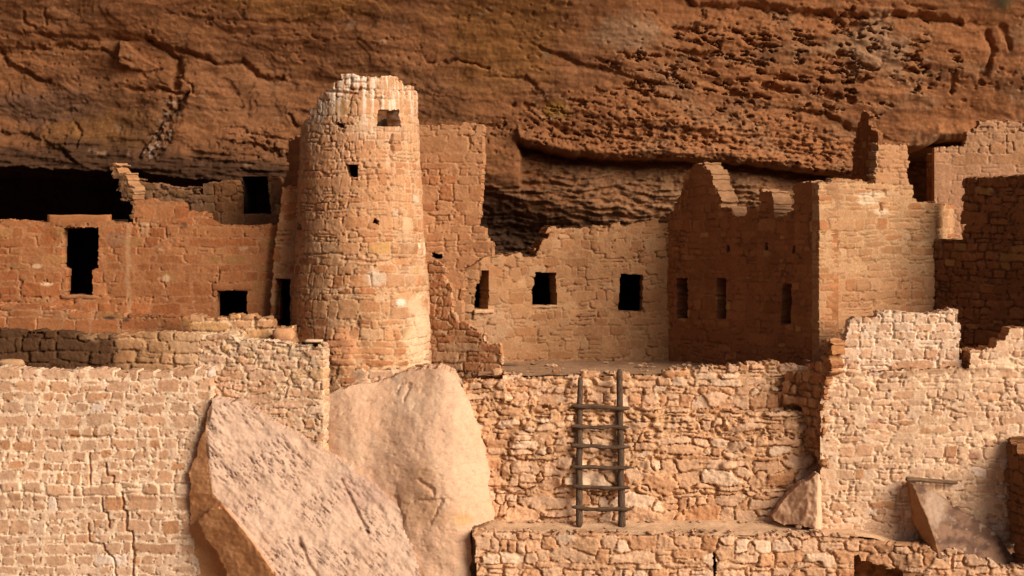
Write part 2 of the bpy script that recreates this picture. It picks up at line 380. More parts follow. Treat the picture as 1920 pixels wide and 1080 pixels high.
# ------------------------------------------------------------------ the cliff: back wall and overhanging roof of the alcove
def build_cliff():
    xs = np.concatenate([np.arange(-45, -14.0, 0.4), np.arange(-14.0, -11.0, 0.05), np.arange(-11.0, 11.0, 0.021), np.arange(11.0, 14.0, 0.05), np.arange(14.0, 46, 0.4)])
    zs = np.concatenate([np.arange(-6, 1.6, 0.4), np.arange(1.6, 8.15, 0.021), np.arange(8.15, 13.2, 0.12), np.arange(13.2, 30, 1.0)])
    X, Z = np.meshgrid(xs, zs, indexing='ij')
    zk = [-6, 2.0, 3.0, 4.1, 5.2, 6.2, 7.1, 8.0, 9.2, 10.4, 11.4, 12.2, 13.4, 18, 30]
    yk = [6.8, 6.3, 6.05, 5.75, 5.35, 4.95, 4.5, 4.0, 3.0, 1.5, 0.0, -1.3, -2.8, -4.0, -4.0]
    zi = np.linspace(-6, 30, 2000); yi = np.interp(zi, zk, yk)
    for _ in range(60): yi[1:-1] = 0.25 * yi[:-2] + 0.5 * yi[1:-1] + 0.25 * yi[2:]
    Y = np.interp(Z, zi, yi)
    Y = Y + 0.35 * fbm(X * 0.16, Z * 0.25, 3, 900)
    PX, PY = w2px(X, Y, Z)
    wob = 9 * fbm(PX / 60, PY / 60, 4, 905)
    PXw, PYw = PX + 9 * fbm(PX / 50, PY / 50, 4, 906), PY + wob
    h = np.zeros_like(X)
    # --- bedding: tilted wavy strata
    b = PY - 0.07 * (PX - 960) + 14 * fbm(PX / 300, PY / 120, 3, 910)
    lay = fbm(PX / 260, b / 17, 4, 911)
    h += 0.024 * lay + 0.14 * fbm(PX / 210, PY / 110, 4, 912) + 0.035 * fbm(PX / 40, PY / 28, 4, 913) + 0.016 * fbm(PX / 9, PY / 7, 4, 914, .65)
    # --- blocky spalls on the left half
    cell = fbm(PXw / 170, PYw / 95, 3, 915)
    q = np.floor(cell * 5) / 5; h += 0.16 * (0.35 * cell + 0.65 * q) * sm(1050, 700, PX)
    # --- undercut recess right of centre
    lx = [880, 968, 976, 1010, 1060, 1150, 1290, 1400, 1520, 1600, 1660, 1760, 1960]; ly = [252, 262, 268, 276, 290, 296, 298, 304, 322, 334, 320, 262, 262]
    line = np.interp(PX, lx, ly) + 5 * fbm(PX / 35, PY * 0, 4, 920)
    dz = (PY - line) / 100.0                                   # metres below the lip
    rx = np.maximum(sm(968, 976, PXw), sm(335, 375, PY + 10 * fbm(PX / 40, PY / 20, 3, 919)) * sm(884, 900, PX))
    rec = sm(0.0, 0.06, dz) * (0.22 + 0.95 * np.exp(-np.clip(dz, 0, 9) / 0.17) + 0.65 * sm(0.95, 1.8, dz))
    h -= rx * rec
    h += 0.22 * rx * np.exp(-((dz + 0.12) / 0.12) ** 2)        # the lip swells forward
    # the rock nose left of the recess
    nose = sm(985, 962, PX) * sm(880, 920, PX) * sm(255, 290, PY)
    h += 0.10 * nose * sm(380, 320, PY)
    h -= 1.6 * sm(1688, 1700, PX) * sm(1775, 1764, PX) * sm(272, 300, PY)
    # layered weathering in the recess and on the lower right rock
    ly2 = PY - 0.05 * PX + 7 * fbm(PX / 70, PY / 40, 3, 921)
    lamin = ridge(PX / 120, ly2 / 11, 3, 922); lam2 = fbm(PX / 34, ly2 / 8, 3, 923)
    lm = np.clip(sm(-0.1, 0.25, dz) * rx + sm(330, 380, PY) * sm(880, 900, PX) * sm(1000, 960, PX), 0, 1)
    h += lm * (0.075 * lamin * (0.4 + 1.2 * sm(-.3, .4, fbm(PX / 90, PY / 50, 3, 926))) + 0.10 * lam2 + 0.07 * fbm(PX / 22, PY / 13, 4, 927, .6) - 0.04)
    band = sm(-1.05, -0.45, dz) * sm(0.05, -0.05, dz) * sm(1060, 1200, PX) * sm(1660, 1560, PX)
    h += band * (0.07 * ridge(PX / 60, ly2 / 9, 3, 924) + 0.08 * fbm(PX / 16, ly2 / 7, 3, 925))
    # --- tafoni: honeycomb pits, elongated along the bedding
    pu = PX * 0.985 + PY * 0.17; pv = PY - 0.17 * PX
    dens = np.maximum.reduce([blob(PX, PY, 1480, 120, 330, 105, 930, 0.5), 0.85 * blob(PX, PY, 1330, 165, 260, 65, 931, 0.5), 0.9 * blob(PX, PY, 1560, 75, 190, 60, 932), 0.7 * blob(PX, PY, 1120, 215, 120, 60, 933)])
    wu = pu + 7 * fbm(PX / 15, PY / 15, 3, 934); wv = pv + 5 * fbm(PX / 17, PY / 12, 3, 933)
    pit = 0.75 * fbm(wu / 26, wv / 8.5, 4, 935, 0.6) + 0.5 * fbm(pu / 90, pv / 13, 3, 936) + 0.25 * fbm(pu / 60, pv / 50, 2, 937)
    pm = sm(0.16, 0.34, pit + 0.34 * (dens - 0.85))
    h -= 0.20 * pm * dens
    h += 0.05 * dens * fbm(wu / 40, wv / 14, 4, 944)
    pit2 = fbm(pu / 13, pv / 7, 3, 938)
    d2 = np.maximum.reduce([blob(PX, PY, 1200, 240, 330, 45, 939), blob(PX, PY, 470, 280, 70, 40, 940) * 0.8, band])
    h -= 0.11 * sm(0.22, 0.44, pit2 + 0.3 * fbm(PX / 120, PY / 40, 3, 943)) * d2
    h -= 0.05 * sm(0.30, 0.5, fbm(pu / 20, pv / 12, 3, 941)) * sm(-.2, .4, fbm(PX / 160, PY / 100, 2, 942))
    # --- long cracks and ledges traced from the wall: (points, width, depth, step of the lower side)
    cracks = [([(60, 62), (140, 68), (200, 72), (280, 76)], 3.2, .10, .10), ([(0, 95), (60, 88), (130, 84), (190, 95), (220, 105)], 4, .13, .13),
              ([(40, 22), (55, 50), (80, 62)], 3, .1, .03), ([(83, 18), (82, 45)], 2.6, .09, 0), ([(0, 95), (15, 122), (60, 140), (90, 152)], 4, .15, .14),
              ([(270, 72), (310, 92), (333, 112), (336, 135), (330, 160)], 5, .22, .1), ([(330, 90), (400, 115), (450, 115), (485, 140), (525, 148)], 4, .18, .12),
              ([(250, 166), (300, 168), (345, 176)], 4, .16, -.1), ([(345, 176), (330, 205), (300, 225), (275, 270), (262, 295)], 6, .2, -.18), ([(336, 145), (355, 158), (358, 174)], 2.5, .1, 0),
              ([(144, 230), (152, 255), (143, 275)], 3, .1, .03), ([(0, 245), (60, 255), (120, 285), (145, 300)], 4, .12, .12), ([(460, 270), (520, 285), (560, 300)], 3.5, .14, .12),
              ([(430, 240), (500, 255), (545, 262)], 2.5, .07, .05), ([(540, 215), (556, 236)], 2.5, .1, .02), ([(800, 118), (860, 113), (905, 125), (920, 130)], 3.2, .12, -.12),
              ([(940, 145), (990, 145), (1010, 165)], 3, .1, .08), ([(785, 170), (830, 178)], 3, .1, .08), ([(1010, 88), (1060, 108), (1130, 130), (1210, 150)], 3.4, .12, .1),
              ([(965, 195), (1000, 200)], 3.4, .14, .02), ([(1025, 230), (1060, 242)], 4, .14, .05), ([(1290, 0), (1330, 12), (1400, 10), (1500, 22), (1600, 30), (1700, 26), (1800, 38)], 5, .2, .2),
              ([(1420, 0), (1470, 14), (1560, 22)], 3, .1, .1), ([(1852, 60), (1862, 95), (1845, 140)], 5, .16, 0), ([(1880, 50), (1895, 90)], 5, .12, 0), ([(1790, 140), (1788, 170)], 4, .1, 0),
              ([(1500, 205), (1550, 215), (1600, 240), (1640, 250)], 4, .15, .18), ([(1180, 235), (1290, 240), (1340, 260)], 3, .1, .08),
              ([(620, 70), (700, 78), (760, 70)], 2, .05, .04), ([(380, 30), (470, 42), (560, 38)], 2, .05, .05), ([(600, 28), (640, 20), (720, 34)], 2, .04, .04)]
    for pts, wd, dp, stp in cracks:
        ax = np.array(pts, float); m = (PX > ax[:, 0].min() - 130) & (PX < ax[:, 0].max() + 130) & (PY > ax[:, 1].min() - 130) & (PY < ax[:, 1].max() + 130)
        if not m.any(): continue
        pxm = PX[m] + 9 * fbm(PX[m] / 26, PY[m] / 26, 4, 950); pym = PY[m] + 8 * fbm(PX[m] / 26, PY[m] / 26, 4, 951)
        d, sd_ = segdist(pxm, pym, pts)
        fade = sm(-0.25, 0.2, fbm(PX[m] / 40, PY[m] / 40, 2, 952) + 0.25)
        g = -dp * 0.9 * np.exp(-(d / wd) ** 2) * fade
        if stp: g -= stp * 0.65 * np.where(sd_ > 0, np.exp(-d / 38.0), 0) * sm(0, 3, d)
        h[m] += g
    # protruding flake upper left
    fl = inpoly(PXw, PYw, [(222, 80), (235, 82), (262, 105), (300, 128), (285, 135), (225, 120)])
    h += 0.28 * fl * sm(330, 225, PX)
    # dark shattered vein
    dv, _ = segdist(PX, PY, [(328, 195), (312, 225), (300, 262), (285, 285)]); vm = sm(26, 6, dv + 8 * fbm(PX / 20, PY / 20, 3, 955))
    h += vm * 0.12 * fbm(PX / 10, PY / 10, 3, 956) - 0.1 * vm
    # low brow above the left ledge and the deep dark hollow at far left
    bl = np.interp(PX, [-300, 0, 100, 200, 240, 330, 440, 560, 640], [300, 312, 318, 322, 318, 336, 342, 346, 350]) + 4 * fbm(PX / 30, PY * 0, 4, 960)
    db = (PY - bl) / 100
    left = sm(700, 560, PX)
    h -= left * sm(0.0, 0.05, db) * (1.1 + 5.0 * sm(252, 236, PX))
    strat = sm(-0.95, -0.25, db) * sm(0.03, -0.02, db) * left
    h += strat * (0.10 * ridge(PX / 140, (PY - .06 * PX) / 13, 3, 961) + 0.05 * fbm(PX / 30, PY / 9, 3, 962))
    h += left * 0.35 * sm(-0.9, -0.1, db) * sm(0.04, -0.02, db)
    # --- colour of the stone, with shade and light of the hollows put in
    base = np.array((0.282, 0.120, 0.051)); C = np.ones(X.shape + (3,)) * base
    def mix(C, m, col): return C * (1 - m[..., None]) + np.array(col) * m[..., None]
    C = mix(C, 0.55 * sm(-.1, .5, fbm(PX / 240, PY / 90, 4, 970)), (0.28, 0.132, 0.062))
    C = mix(C, 0.6 * sm(.05, .5, fbm(PX / 130, b / 45, 4, 971)), (0.165, 0.070, 0.032))
    C = mix(C, 0.35 * np.maximum(blob(PX, PY, 940, 60, 120, 120, 972), blob(PX, PY, 560, 8, 170, 30, 973)), (0.27, 0.125, 0.022))
    C = mix(C, 0.4 * blob(PX, PY, 180, 250, 120, 50, 974), (0.215, 0.110, 0.026))
    C = mix(C, 0.6 * blob(PX, PY, 80, 200, 110, 38, 975), (0.130, 0.075, 0.052))
    C = mix(C, 0.65 * np.maximum(blob(PX, PY, 1090 + 90, 60, 70, 40, 976), blob(PX, PY, 1640, 85, 70, 60, 977)), (0.30, 0.19, 0.115))
    C = mix(C, 0.92 * np.clip(sm(-0.85, -0.25, db + 0.35 * fbm(PX / 110, PY / 40, 4, 978)) * left, 0, 1), (0.070, 0.034, 0.019))  # darkens towards the lower edge of the left brow
    C = mix(C, 0.55 * blob(PX, PY, 250, 215, 110, 60, 987, .8), (0.13, 0.060, 0.026)); C = mix(C, 0.5 * blob(PX, PY, 450, 170, 120, 90, 988), (0.33, 0.150, 0.070))
    C = mix(C, 0.5 * lm * sm(-.3, .3, lam2), (0.14, 0.085, 0.05))
    C = mix(C, 0.45 * sm(1150, 1300, PX) * sm(0.0, 0.5, fbm(PX / 110, PY / 60, 4, 979)), (0.25, 0.150, 0.085))
    C = mix(C, 0.6 * sm(0.45, 0.7, fbm(PX / 40, PY / 30, 4, 980)), (0.33, 0.20, 0.12))
    C = mix(C, 0.6 * vm * sm(0.1, 0.3, fbm(PX / 9, PY / 9, 2, 981)), (0.42, 0.32, 0.25))
    C = mix(C, 0.75 * vm, (0.10, 0.05, 0.03)) if False else C
    C = mix(C, 0.6 * blob(PX, PY, 1042, 205, 26, 18, 982, 0.3), (0.30, 0.165, 0.03))
    rim = np.abs(np.hypot((PX - 1035) / 36, (PY - 198) / 26) - 0.85 + 0.3 * fbm(PX / 14, PY / 14, 3, 983)); C = mix(C, 0.45 * sm(0.09, 0.02, rim), (0.42, 0.30, 0.20))
    C = mix(C, 0.85 * sm(60, -20, PX) * 0 + 0.9 * sm(0.0, 0.25, db) * sm(262, 240, PX), (0.03, 0.016, 0.01))  # shade of the deep left hollow put into near-black colour
    C = mix(C, 0.8 * sm(330, 400, PY + 14 * fbm(PX / 30, PY / 14, 3, 986)) * sm(890, 905, PX) * sm(1010, 950, PX), (0.10, 0.052, 0.03))  # darker below the rock nose
    C = mix(C, 0.35 * lm * sm(1020, 1120, PX), (0.34, 0.19, 0.10))  # right part of the recess painted towards its lit tan
    C = mix(C, 0.8 * rx * sm(1.05, 1.6, dz + 0.2 * fbm(PX / 50, PY / 20, 3, 984)), (0.085, 0.045, 0.026))  # shade of the recess's deep lower part put into colour
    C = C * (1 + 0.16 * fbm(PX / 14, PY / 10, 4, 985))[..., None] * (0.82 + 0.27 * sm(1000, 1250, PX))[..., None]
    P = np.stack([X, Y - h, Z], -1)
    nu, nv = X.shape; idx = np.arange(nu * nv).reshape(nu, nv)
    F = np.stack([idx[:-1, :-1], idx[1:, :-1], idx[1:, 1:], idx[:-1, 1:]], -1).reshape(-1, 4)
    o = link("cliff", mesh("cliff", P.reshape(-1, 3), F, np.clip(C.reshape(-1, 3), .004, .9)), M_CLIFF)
    tag(o, "reddish brown sandstone cliff overhanging the ruins, pitted with holes at the upper right", "cliff", kind="structure")
build_cliff()

# ------------------------------------------------------------------ floors and ground
def floor(name, px0, px1, y0, y1, z, label, col, seed, dfn=None, step=0.04):
    x0 = px2w(px0, 0, (y0 + y1) / 2)[0]; x1 = px2w(px1, 0, (y0 + y1) / 2)[0]
    X, Y = np.meshgrid(np.arange(x0, x1, step), np.arange(y0, y1, step), indexing='ij')
    Z = z + 0.035 * fbm(X * 1.1, Y * 1.1, 4, seed) + 0.012 * fbm(X * 7, Y * 7, 3, seed + 1)
    if dfn is not None: Z = Z + dfn(X, Y)
    C = np.array(col) * (1 + 0.2 * fbm(X * 2, Y * 2, 4, seed + 2))[..., None]
    nu, nv = X.shape; idx = np.arange(nu * nv).reshape(nu, nv)
    F = np.stack([idx[:-1, :-1], idx[1:, :-1], idx[1:, 1:], idx[:-1, 1:]], -1).reshape(-1, 4)
    o = link(name, mesh(name, np.stack([X, Y, Z], -1).reshape(-1, 3), F, C.reshape(-1, 3)), M_EARTH)
    return tag(o, label, "ground", kind="structure")
floor("courtyard_floor", 900, 1560, 0.2, 4.8, -0.05, "dusty flat courtyard floor in front of the wall with dark windows", (0.30, 0.18, 0.105), 600,
      lambda X, Y: 0.16 * sm(3.2, 4.3, Y) * sm(2.6, 0.2, X) * 0.5)
floor("ledge_floor", 886, 1840, -1.22, -0.2, -2.80, "sandy ledge on which the wooden ladder stands", (0.52, 0.335, 0.205), 610,
      lambda X, Y: 0.08 * sm(-0.7, -0.25, Y) - 0.26 * sm(6.2, 7.4, X) - 0.06 * sm(-1.0, -1.22, Y))
floor("terrace_floor", -410, 620, -0.1, 2.1, 0.02, "earth terrace behind the lower left brick-like wall", (0.40, 0.23, 0.13), 620)
def ground():
    xs = np.concatenate([np.arange(-400, -40, 30), np.arange(-40, 40, 1.0), np.arange(40, 401, 30)]); ys = np.concatenate([np.arange(-600, -60, 30), np.arange(-60, 12, 1.0)])
    X, Y = np.meshgrid(xs, ys, indexing='ij')
    Z = np.interp(Y, [-600, -120, -60, -44, -36, -28, -18, -8, -3, 12], [30, 25, 6, 1.3, 1.2, -4, -9, -6.2, -4.7, -4.5]) + 0.5 * fbm(X * 0.12, Y * 0.12, 4, 630) * sm(-2, -10, Y)
    C = np.array((0.30, 0.19, 0.11)) * (1 + 0.25 * fbm(X * .2, Y * .2, 4, 631))[..., None]
    nu, nv = X.shape; idx = np.arange(nu * nv).reshape(nu, nv)
    F = np.stack([idx[:-1, :-1], idx[1:, :-1], idx[1:, 1:], idx[:-1, 1:]], -1).reshape(-1, 4)
    tag(link("ground", mesh("ground", np.stack([X, Y, Z], -1).reshape(-1, 3), F, C.reshape(-1, 3)), M_EARTH), "sandy canyon ground below the ruins", "ground", kind="structure")
ground()

def mixc(C, m, col): return C * (1 - m[..., None]) + np.array(col) * m[..., None]
def plaster(seed, amt=0.0, sc=1.0):
    """where mortar or mud plaster is smeared over the stones the relief is softened"""
    return lambda i: 0.25 + 0.75 * sm(-0.35, 0.3, fbm(i["U"] * sc, i["V"] * sc * 1.3, 4, seed) - amt)

# ------------------------------------------------------------------ round tower
TW = px2w(675, 600, 1.8)
tower = thing("round_tower", "tall tapering round stone tower with a square window near its broken white-streaked top", "tower", (TW[0], 1.8, 0.0))
TOPA = [-180, -130, -100, -78, -76, -66, -65, -56, -55, -47, -46, -39, -38, -22, -21, -15, -14, 0, 2, 25, 26, 44, 47, 54, 56, 80, 90, 120, 180]
TOPY = [235, 245, 262, 258, 236, 234, 222, 220, 200, 198, 180, 178, 166, 165, 152, 151, 142, 142, 145, 145, 141, 143, 149, 150, 158, 163, 168, 200, 235]
def tower_mask(i, jx, jy):
    a = np.degrees(np.arctan2(i["N"][..., 0], -i["N"][..., 1]))
    aj = a + jx * 0.25
    zt = px2w(0, np.interp(aj, TOPA, TOPY) , 1.0)[2]
    return (i["Z"] + jy * 0.004 < zt) & (i["Z"] > -0.75)
def tower_col(i, C):
    PX, PY, U, V = i["PX"], i["PY"], i["U"], i["V"]
    C = mixc(C, 0.3 * sm(420, 200, PY + 40 * fbm(U * 1.5, V * 1.5, 3, 11)), (0.50, 0.315, 0.19))
    st = sm(-0.12, 0.35, fbm(U * 10, V * 1.1, 4, 12) + 0.35 * fbm(U * 1.6, V * 1.6, 3, 13))
    C = mixc(C, 0.68 * st * sm(275, 165, PY + 30 * fbm(U * 2, V * 2, 3, 14)), (0.70, 0.61, 0.52))
    C = mixc(C, 0.7 * sm(.12, .42, fbm(U * 14, V * 0.9, 3, 15)) * sm(520, 300, PY) * sm(200, 260, PY) * 0.6, (0.60, 0.44, 0.31))
    C = mixc(C, 0.45 * sm(700, 800, PX) * sm(330, 470, PY) * sm(-.2, .4, fbm(U * 2, V * 2, 4, 16)), (0.50, 0.36, 0.24))
    C = mixc(C, 0.5 * blob(PX, PY, 640, 360, 110, 120, 17), (0.40, 0.185, 0.085))
    C = mixc(C, 0.7 * blob(PX, PY, 705, 522, 22, 16, 18, .2), (0.50, 0.40, 0.30)); C = mixc(C, 0.8 * blob(PX, PY, 752, 567, 10, 9, 19, .15), (0.62, 0.54, 0.46))
    C = mixc(C, 0.75 * blob(PX, PY, 640, 650, 34, 36, 20, .2), (0.42, 0.20, 0.10))
    C = mixc(C, 0.6 * blob(PX, PY, 785, 630, 26, 70, 21, .6), (0.64, 0.47, 0.31))
    return C
def tower_h(i, h):
    PX, PY = i["PX"], i["PY"]; f = i["N"][..., 1] < 0
    for pts, wd, dp in [([(735, 255), (736, 268), (735, 285)], 2, .09), ([(722, 268), (737, 270), (752, 271)], 2, .08), ([(650, 166), (690, 168)], 2, .05), ([(760, 165), (766, 185), (760, 200)], 1.6, .06),
                        ([(690, 150), (660, 180), (655, 200)], 1.6, .05), ([(615, 172), (668, 176)], 2, .06), ([(640, 485), (700, 492), (760, 486)], 2.2, .04), ([(560, 478), (640, 476)], 2, .05)]:
        d, s_ = segdist(PX + 4 * fbm(i["U"] * 5, i["V"] * 5, 3, 31), PY + 4 * fbm(i["U"] * 5, i["V"] * 5, 3, 32), pts); h = h - dp * np.exp(-(d / wd) ** 2) * f
    h += 0.10 * blob(PX, PY, 640, 655, 34, 40, 33, .2) * f
    return h
thole = lambda pts, nm, room=0, **k: dict(poly=pts, name=nm, room=room, **k)
wall("wall", None, [(0, 130), (0, 760)], 101, tower, circle=(TW[0], 1.8, 1.41), batter=0.056, pal=P_TOWER, mortar=(0.415, 0.25, 0.142), var=.34, T=0.38, step=0.0165,
     mas=dict(ch=0.150, ln=0.31, hv=.4, lv=.45, jit=.12, warp=.05, split=.25), rel=.018, prot=.022, jw=.026, bulge=.04, crackamt=.25, relfn=plaster(102, -.2, 1.6), colfn=tower_col, hfn=tower_h, maskfn=tower_mask,
     stonejit=9, holes=[thole([(709, 206), (750, 207), (751, 237), (708, 236)], "window"), thole([(647, 308), (671, 310), (671, 332), (653, 331)], "window"),
                        thole([(700, 418), (704, 409), (710, 414), (710, 420)], "vent_hole"), thole([(555, 432), (557, 416), (565, 424), (565, 431)], "vent_hole"), thole([(629, 230), (646, 232), (644, 239), (632, 238)], "vent_hole")])
# unseen inner floors, added to keep the lower rooms dark
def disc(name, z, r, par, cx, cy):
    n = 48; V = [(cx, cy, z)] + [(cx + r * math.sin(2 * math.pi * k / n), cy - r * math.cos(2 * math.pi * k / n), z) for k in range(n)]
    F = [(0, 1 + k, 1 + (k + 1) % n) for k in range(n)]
    return link(name, mesh(name, np.array(V), np.array(F)), M_SOOT_SHADE, par)
disc("shading_floor", 4.25, 0.86, tower, TW[0], 1.8); disc("shading_floor", 2.2, 0.98, tower, TW[0], 1.8)
wall("side_buttress", [(505, 1.80), (535, 1.72), (575, 1.55)], [(530, 349), (590, 345), (590, 640), (505, 640), (508, 560), (513, 470), (521, 420)], 111, tower, pal=P_TOWER[:3] + P_RED[:1], mortar=(0.36, 0.195, 0.10), T=0.4,
     mas=dict(ch=.17, ln=.34), rel=.012, prot=.012, relfn=plaster(112, .25), stonejit=1.5, holes=[dict(poly=[(516, 523), (543, 523), (543, 613), (513, 613)], name="doorway", room=1.0)])
wall("rear_buttress", [(524, 3.6), (590, 2.3)], [(541, 264), (552, 260), (552, 256), (580, 254), (590, 254), (590, 425), (527, 425), (530, 345), (537, 330)], 113, tower, pal=P_SHADED, mortar=(0.26, 0.12, 0.055), T=0.4,
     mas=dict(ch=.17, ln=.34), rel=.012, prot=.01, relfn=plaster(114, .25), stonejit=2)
wall("footing", [(596, 0.70), (640, 0.46), (690, 0.33), (750, 0.36), (800, 0.62), (830, 0.85)], [(596, 674), (622, 671), (660, 676), (664, 688), (700, 692), (760, 688), (830, 686), (830, 760), (596, 760)], 115, tower, pal=P_TAN, mortar=(0.56, 0.38, 0.245), T=0.35,
     mas=dict(ch=.15, ln=.30), relfn=plaster(116, 0.05))

# ------------------------------------------------------------------ left house
x, y, z = px2w(250, 640, 2.1)
lh = thing("cliff_house", "long low reddish stone house with a T-shaped doorway, left of the tower", "house", (x, y, 0.1))
def lh_col(i, C):
    PX, PY, U, V = i["PX"], i["PY"], i["U"], i["V"]
    C = mixc(C, 0.55 * sm(.1, .5, fbm(U * .9, V * 1.1, 4, 122)), (0.295, 0.128, 0.055))
    C = mixc(C, 0.8 * sm(.62, .75, fbm(U * 3.0, V * 5, 3, 123)), (0.42, 0.25, 0.14))
    C = mixc(C, 0.7 * blob(PX, PY, 345, 422, 9, 8, 124, .3), (0.10, 0.05, 0.03))
    C = mixc(C, 0.7 * blob(PX, PY, 93, 443, 13, 17, 125, .3), (0.24, 0.075, 0.024))
    C = mixc(C, 0.7 * blob(PX, PY, 216, 448, 22, 14, 126, .2), (0.24, 0.125, 0.07))
    C = mixc(C, 0.7 * blob(PX, PY, 70, 499, 10, 4, 127, .3), (0.60, 0.42, 0.27)); C = mixc(C, 0.7 * blob(PX, PY, 88, 533, 12, 4, 128, .3), (0.60, 0.42, 0.27)); C = mixc(C, 0.6 * blob(PX, PY, 312, 522, 7, 7, 129, .3), (0.60, 0.42, 0.27))
    seam = sm(6, 2, np.abs(PX - 241 + 4 * fbm(U, V * 3, 3, 130))) * sm(415, 430, PY); C = mixc(C, 0.6 * seam, (0.38, 0.22, 0.12))
    return C
wall("wall", [(-400, 2.35), (525, 2.0)], [(-400, 413), (0, 412), (60, 415), (85, 415), (150, 413), (203, 415), (246, 419), (249, 374), (290, 371), (296, 376), (344, 377), (345, 394), (390, 397), (393, 412), (410, 419), (450, 422), (525, 420), (525, 660), (-400, 660)], 121, lh,
     pal=P_RED, mortar=(0.31, 0.138, 0.062), T=0.42, mas=dict(ch=.20, ln=.42, hv=.35, lv=.45, jit=.1, split=.15), rel=.014, prot=.016, relfn=plaster(131, .12, 1.1), bulge=.035, crackamt=-.04, colfn=lh_col, stonejit=3,
     holes=[dict(poly=[(119, 427), (184, 427), (183, 502), (172, 505), (173, 553), (123, 553), (125, 504), (115, 501)], name="doorway", room=1.6, blocks=[("lintel", 88, 403, 205, 420, .004, (0.295, 0.122, 0.048)), ("sill", 112, 553, 184, 560, .015, (0.30, 0.145, 0.07))]),
            dict(poly=[(407, 545), (463, 544), (463, 594), (406, 594)], name="doorway", room=1.4, blocks=[("lintel", 396, 532, 474, 545, .012, (0.28, 0.11, 0.045))])])
wall("plinth", [(-400, 1.75), (362, 1.55)], [(-400, 572), (60, 573), (100, 576), (125, 582), (235, 587), (300, 590), (356, 594), (358, 690), (-400, 690)], 132, lh, pal=P_RED, mortar=(0.30, 0.145, 0.07), T=.45,
     mas=dict(ch=.19, ln=.45), rel=.014, prot=.014, relfn=plaster(133, .2), stonejit=2,
     colfn=lambda i, C: mixc(mixc(C, 0.85 * np.maximum(blob(i["PX"], i["PY"], 206, 596, 14, 4, 134, .3), blob(i["PX"], i["PY"], 236, 600, 7, 6, 135, .3)), (0.04, 0.025, 0.02)), 0.45 * blob(i["PX"], i["PY"], 300, 602, 60, 26, 136), (0.17, 0.07, 0.03)))  # wide patch paints in the back course's shade; small marks are stains

# ------------------------------------------------------------------ ruins on the ledge above it
x, y, z = px2w(390, 420, 4.0)
lr = thing("ledge_ruin", "small ruined walls on the rock ledge above the left house, with a dark doorway gap", "ruin", (x, y, z))
wall("wall", [(236, 4.3), (396, 4.0)], [(246, 343), (262, 336), (282, 340), (300, 338), (330, 346), (378, 352), (392, 430), (246, 430)], 141, lr, pal=[(1, (0.26, 0.135, 0.07)), (1, (0.22, 0.11, 0.05))], mortar=(0.24, 0.13, 0.07), T=.4,
     mas=dict(ch=.2, ln=.4, jit=.2), rel=.03, prot=.03)
wall("pier", [(200, 3.8), (252, 3.4)], [(207, 306), (222, 312), (224, 318), (238, 321), (240, 345), (249, 352), (249, 378), (236, 380), (225, 374), (221, 334), (208, 333)], 142, lr, pal=[(1, (0.36, 0.19, 0.09)), (1, (0.30, 0.15, 0.07))], mortar=(0.36, 0.2, 0.1), T=.35,
     mas=dict(ch=.15, ln=.2, jit=.15), rel=.025, prot=.025)
wall("room_wall", [(374, 4.1), (450, 3.9), (545, 3.7)], [(378, 346), (394, 341), (416, 343), (418, 338), (443, 339), (446, 346), (500, 345), (500, 330), (519, 331), (533, 347), (545, 350), (545, 430), (385, 430)], 143, lr, pal=P_SHADED, mortar=(0.27, 0.13, 0.06), T=.35,
     mas=dict(ch=.2, ln=.4), rel=.01, prot=.01, stonejit=1.5, relfn=plaster(144, .2), colfn=lambda i, C: mixc(mixc(C, 0.85 * sm(414, 417, i["PX"]) * sm(447, 444, i["PX"]), (0.36, 0.165, 0.07)), 0.6 * sm(401, 398, i["PX"]), (0.27, 0.16, 0.085)),
     holes=[dict(poly=[(446, 330), (500, 330), (508, 400), (447, 401)], name="doorway", room=0.9, e=0.0)])

# ------------------------------------------------------------------ square wall behind the tower, right side
x, y, z = px2w(860, 700, 2.0)
sq = thing("square_tower", "narrow straight-edged stone wall rising just right of the round tower", "tower", (x, y, 0))
wall("wall", [(770, 2.3), (930, 2.1)], [(770, 236), (790, 233), (866, 237), (872, 231), (904, 233), (905, 310), (902, 380), (897, 424), (909, 430), (911, 450), (922, 456), (922, 482), (898, 486), (886, 498), (872, 504), (874, 525), (864, 560), (868, 720), (770, 720)], 151, sq,
     pal=[(3, (0.335, 0.155, 0.072)), (2, (0.36, 0.18, 0.088)), (1, (0.31, 0.132, 0.058))], mortar=(0.37, 0.19, 0.095), T=.45, mas=dict(ch=.18, ln=.36, jit=.12), rel=.016, prot=.018, relfn=plaster(152, .12), stonejit=2.5, crackamt=.2,
     colfn=lambda i, C: mixc(C, 0.55 * sm(330, 250, i["PY"] + 30 * fbm(i["U"] * 2, i["V"] * 2, 3, 153)), (0.31, 0.165, 0.082)),
     holes=[dict(poly=[(809, 474), (830, 477), (828, 485), (810, 484)], name="beam_socket", room=.3)])
wall("lower_wall", [(760, 2.10), (962, 1.0)], [(795, 487), (815, 490), (832, 500), (842, 535), (852, 585), (862, 604), (884, 612), (908, 626), (914, 642), (941, 643), (941, 700), (935, 730), (795, 730)], 154, sq,
     pal=[(3, (0.36, 0.165, 0.078)), (2, (0.39, 0.195, 0.096)), (1, (0.43, 0.26, 0.15))], mortar=(0.42, 0.235, 0.125), T=.10, mas=dict(ch=.17, ln=.3, jit=.2), rel=.02, prot=.025, stonejit=4, crackamt=.2)

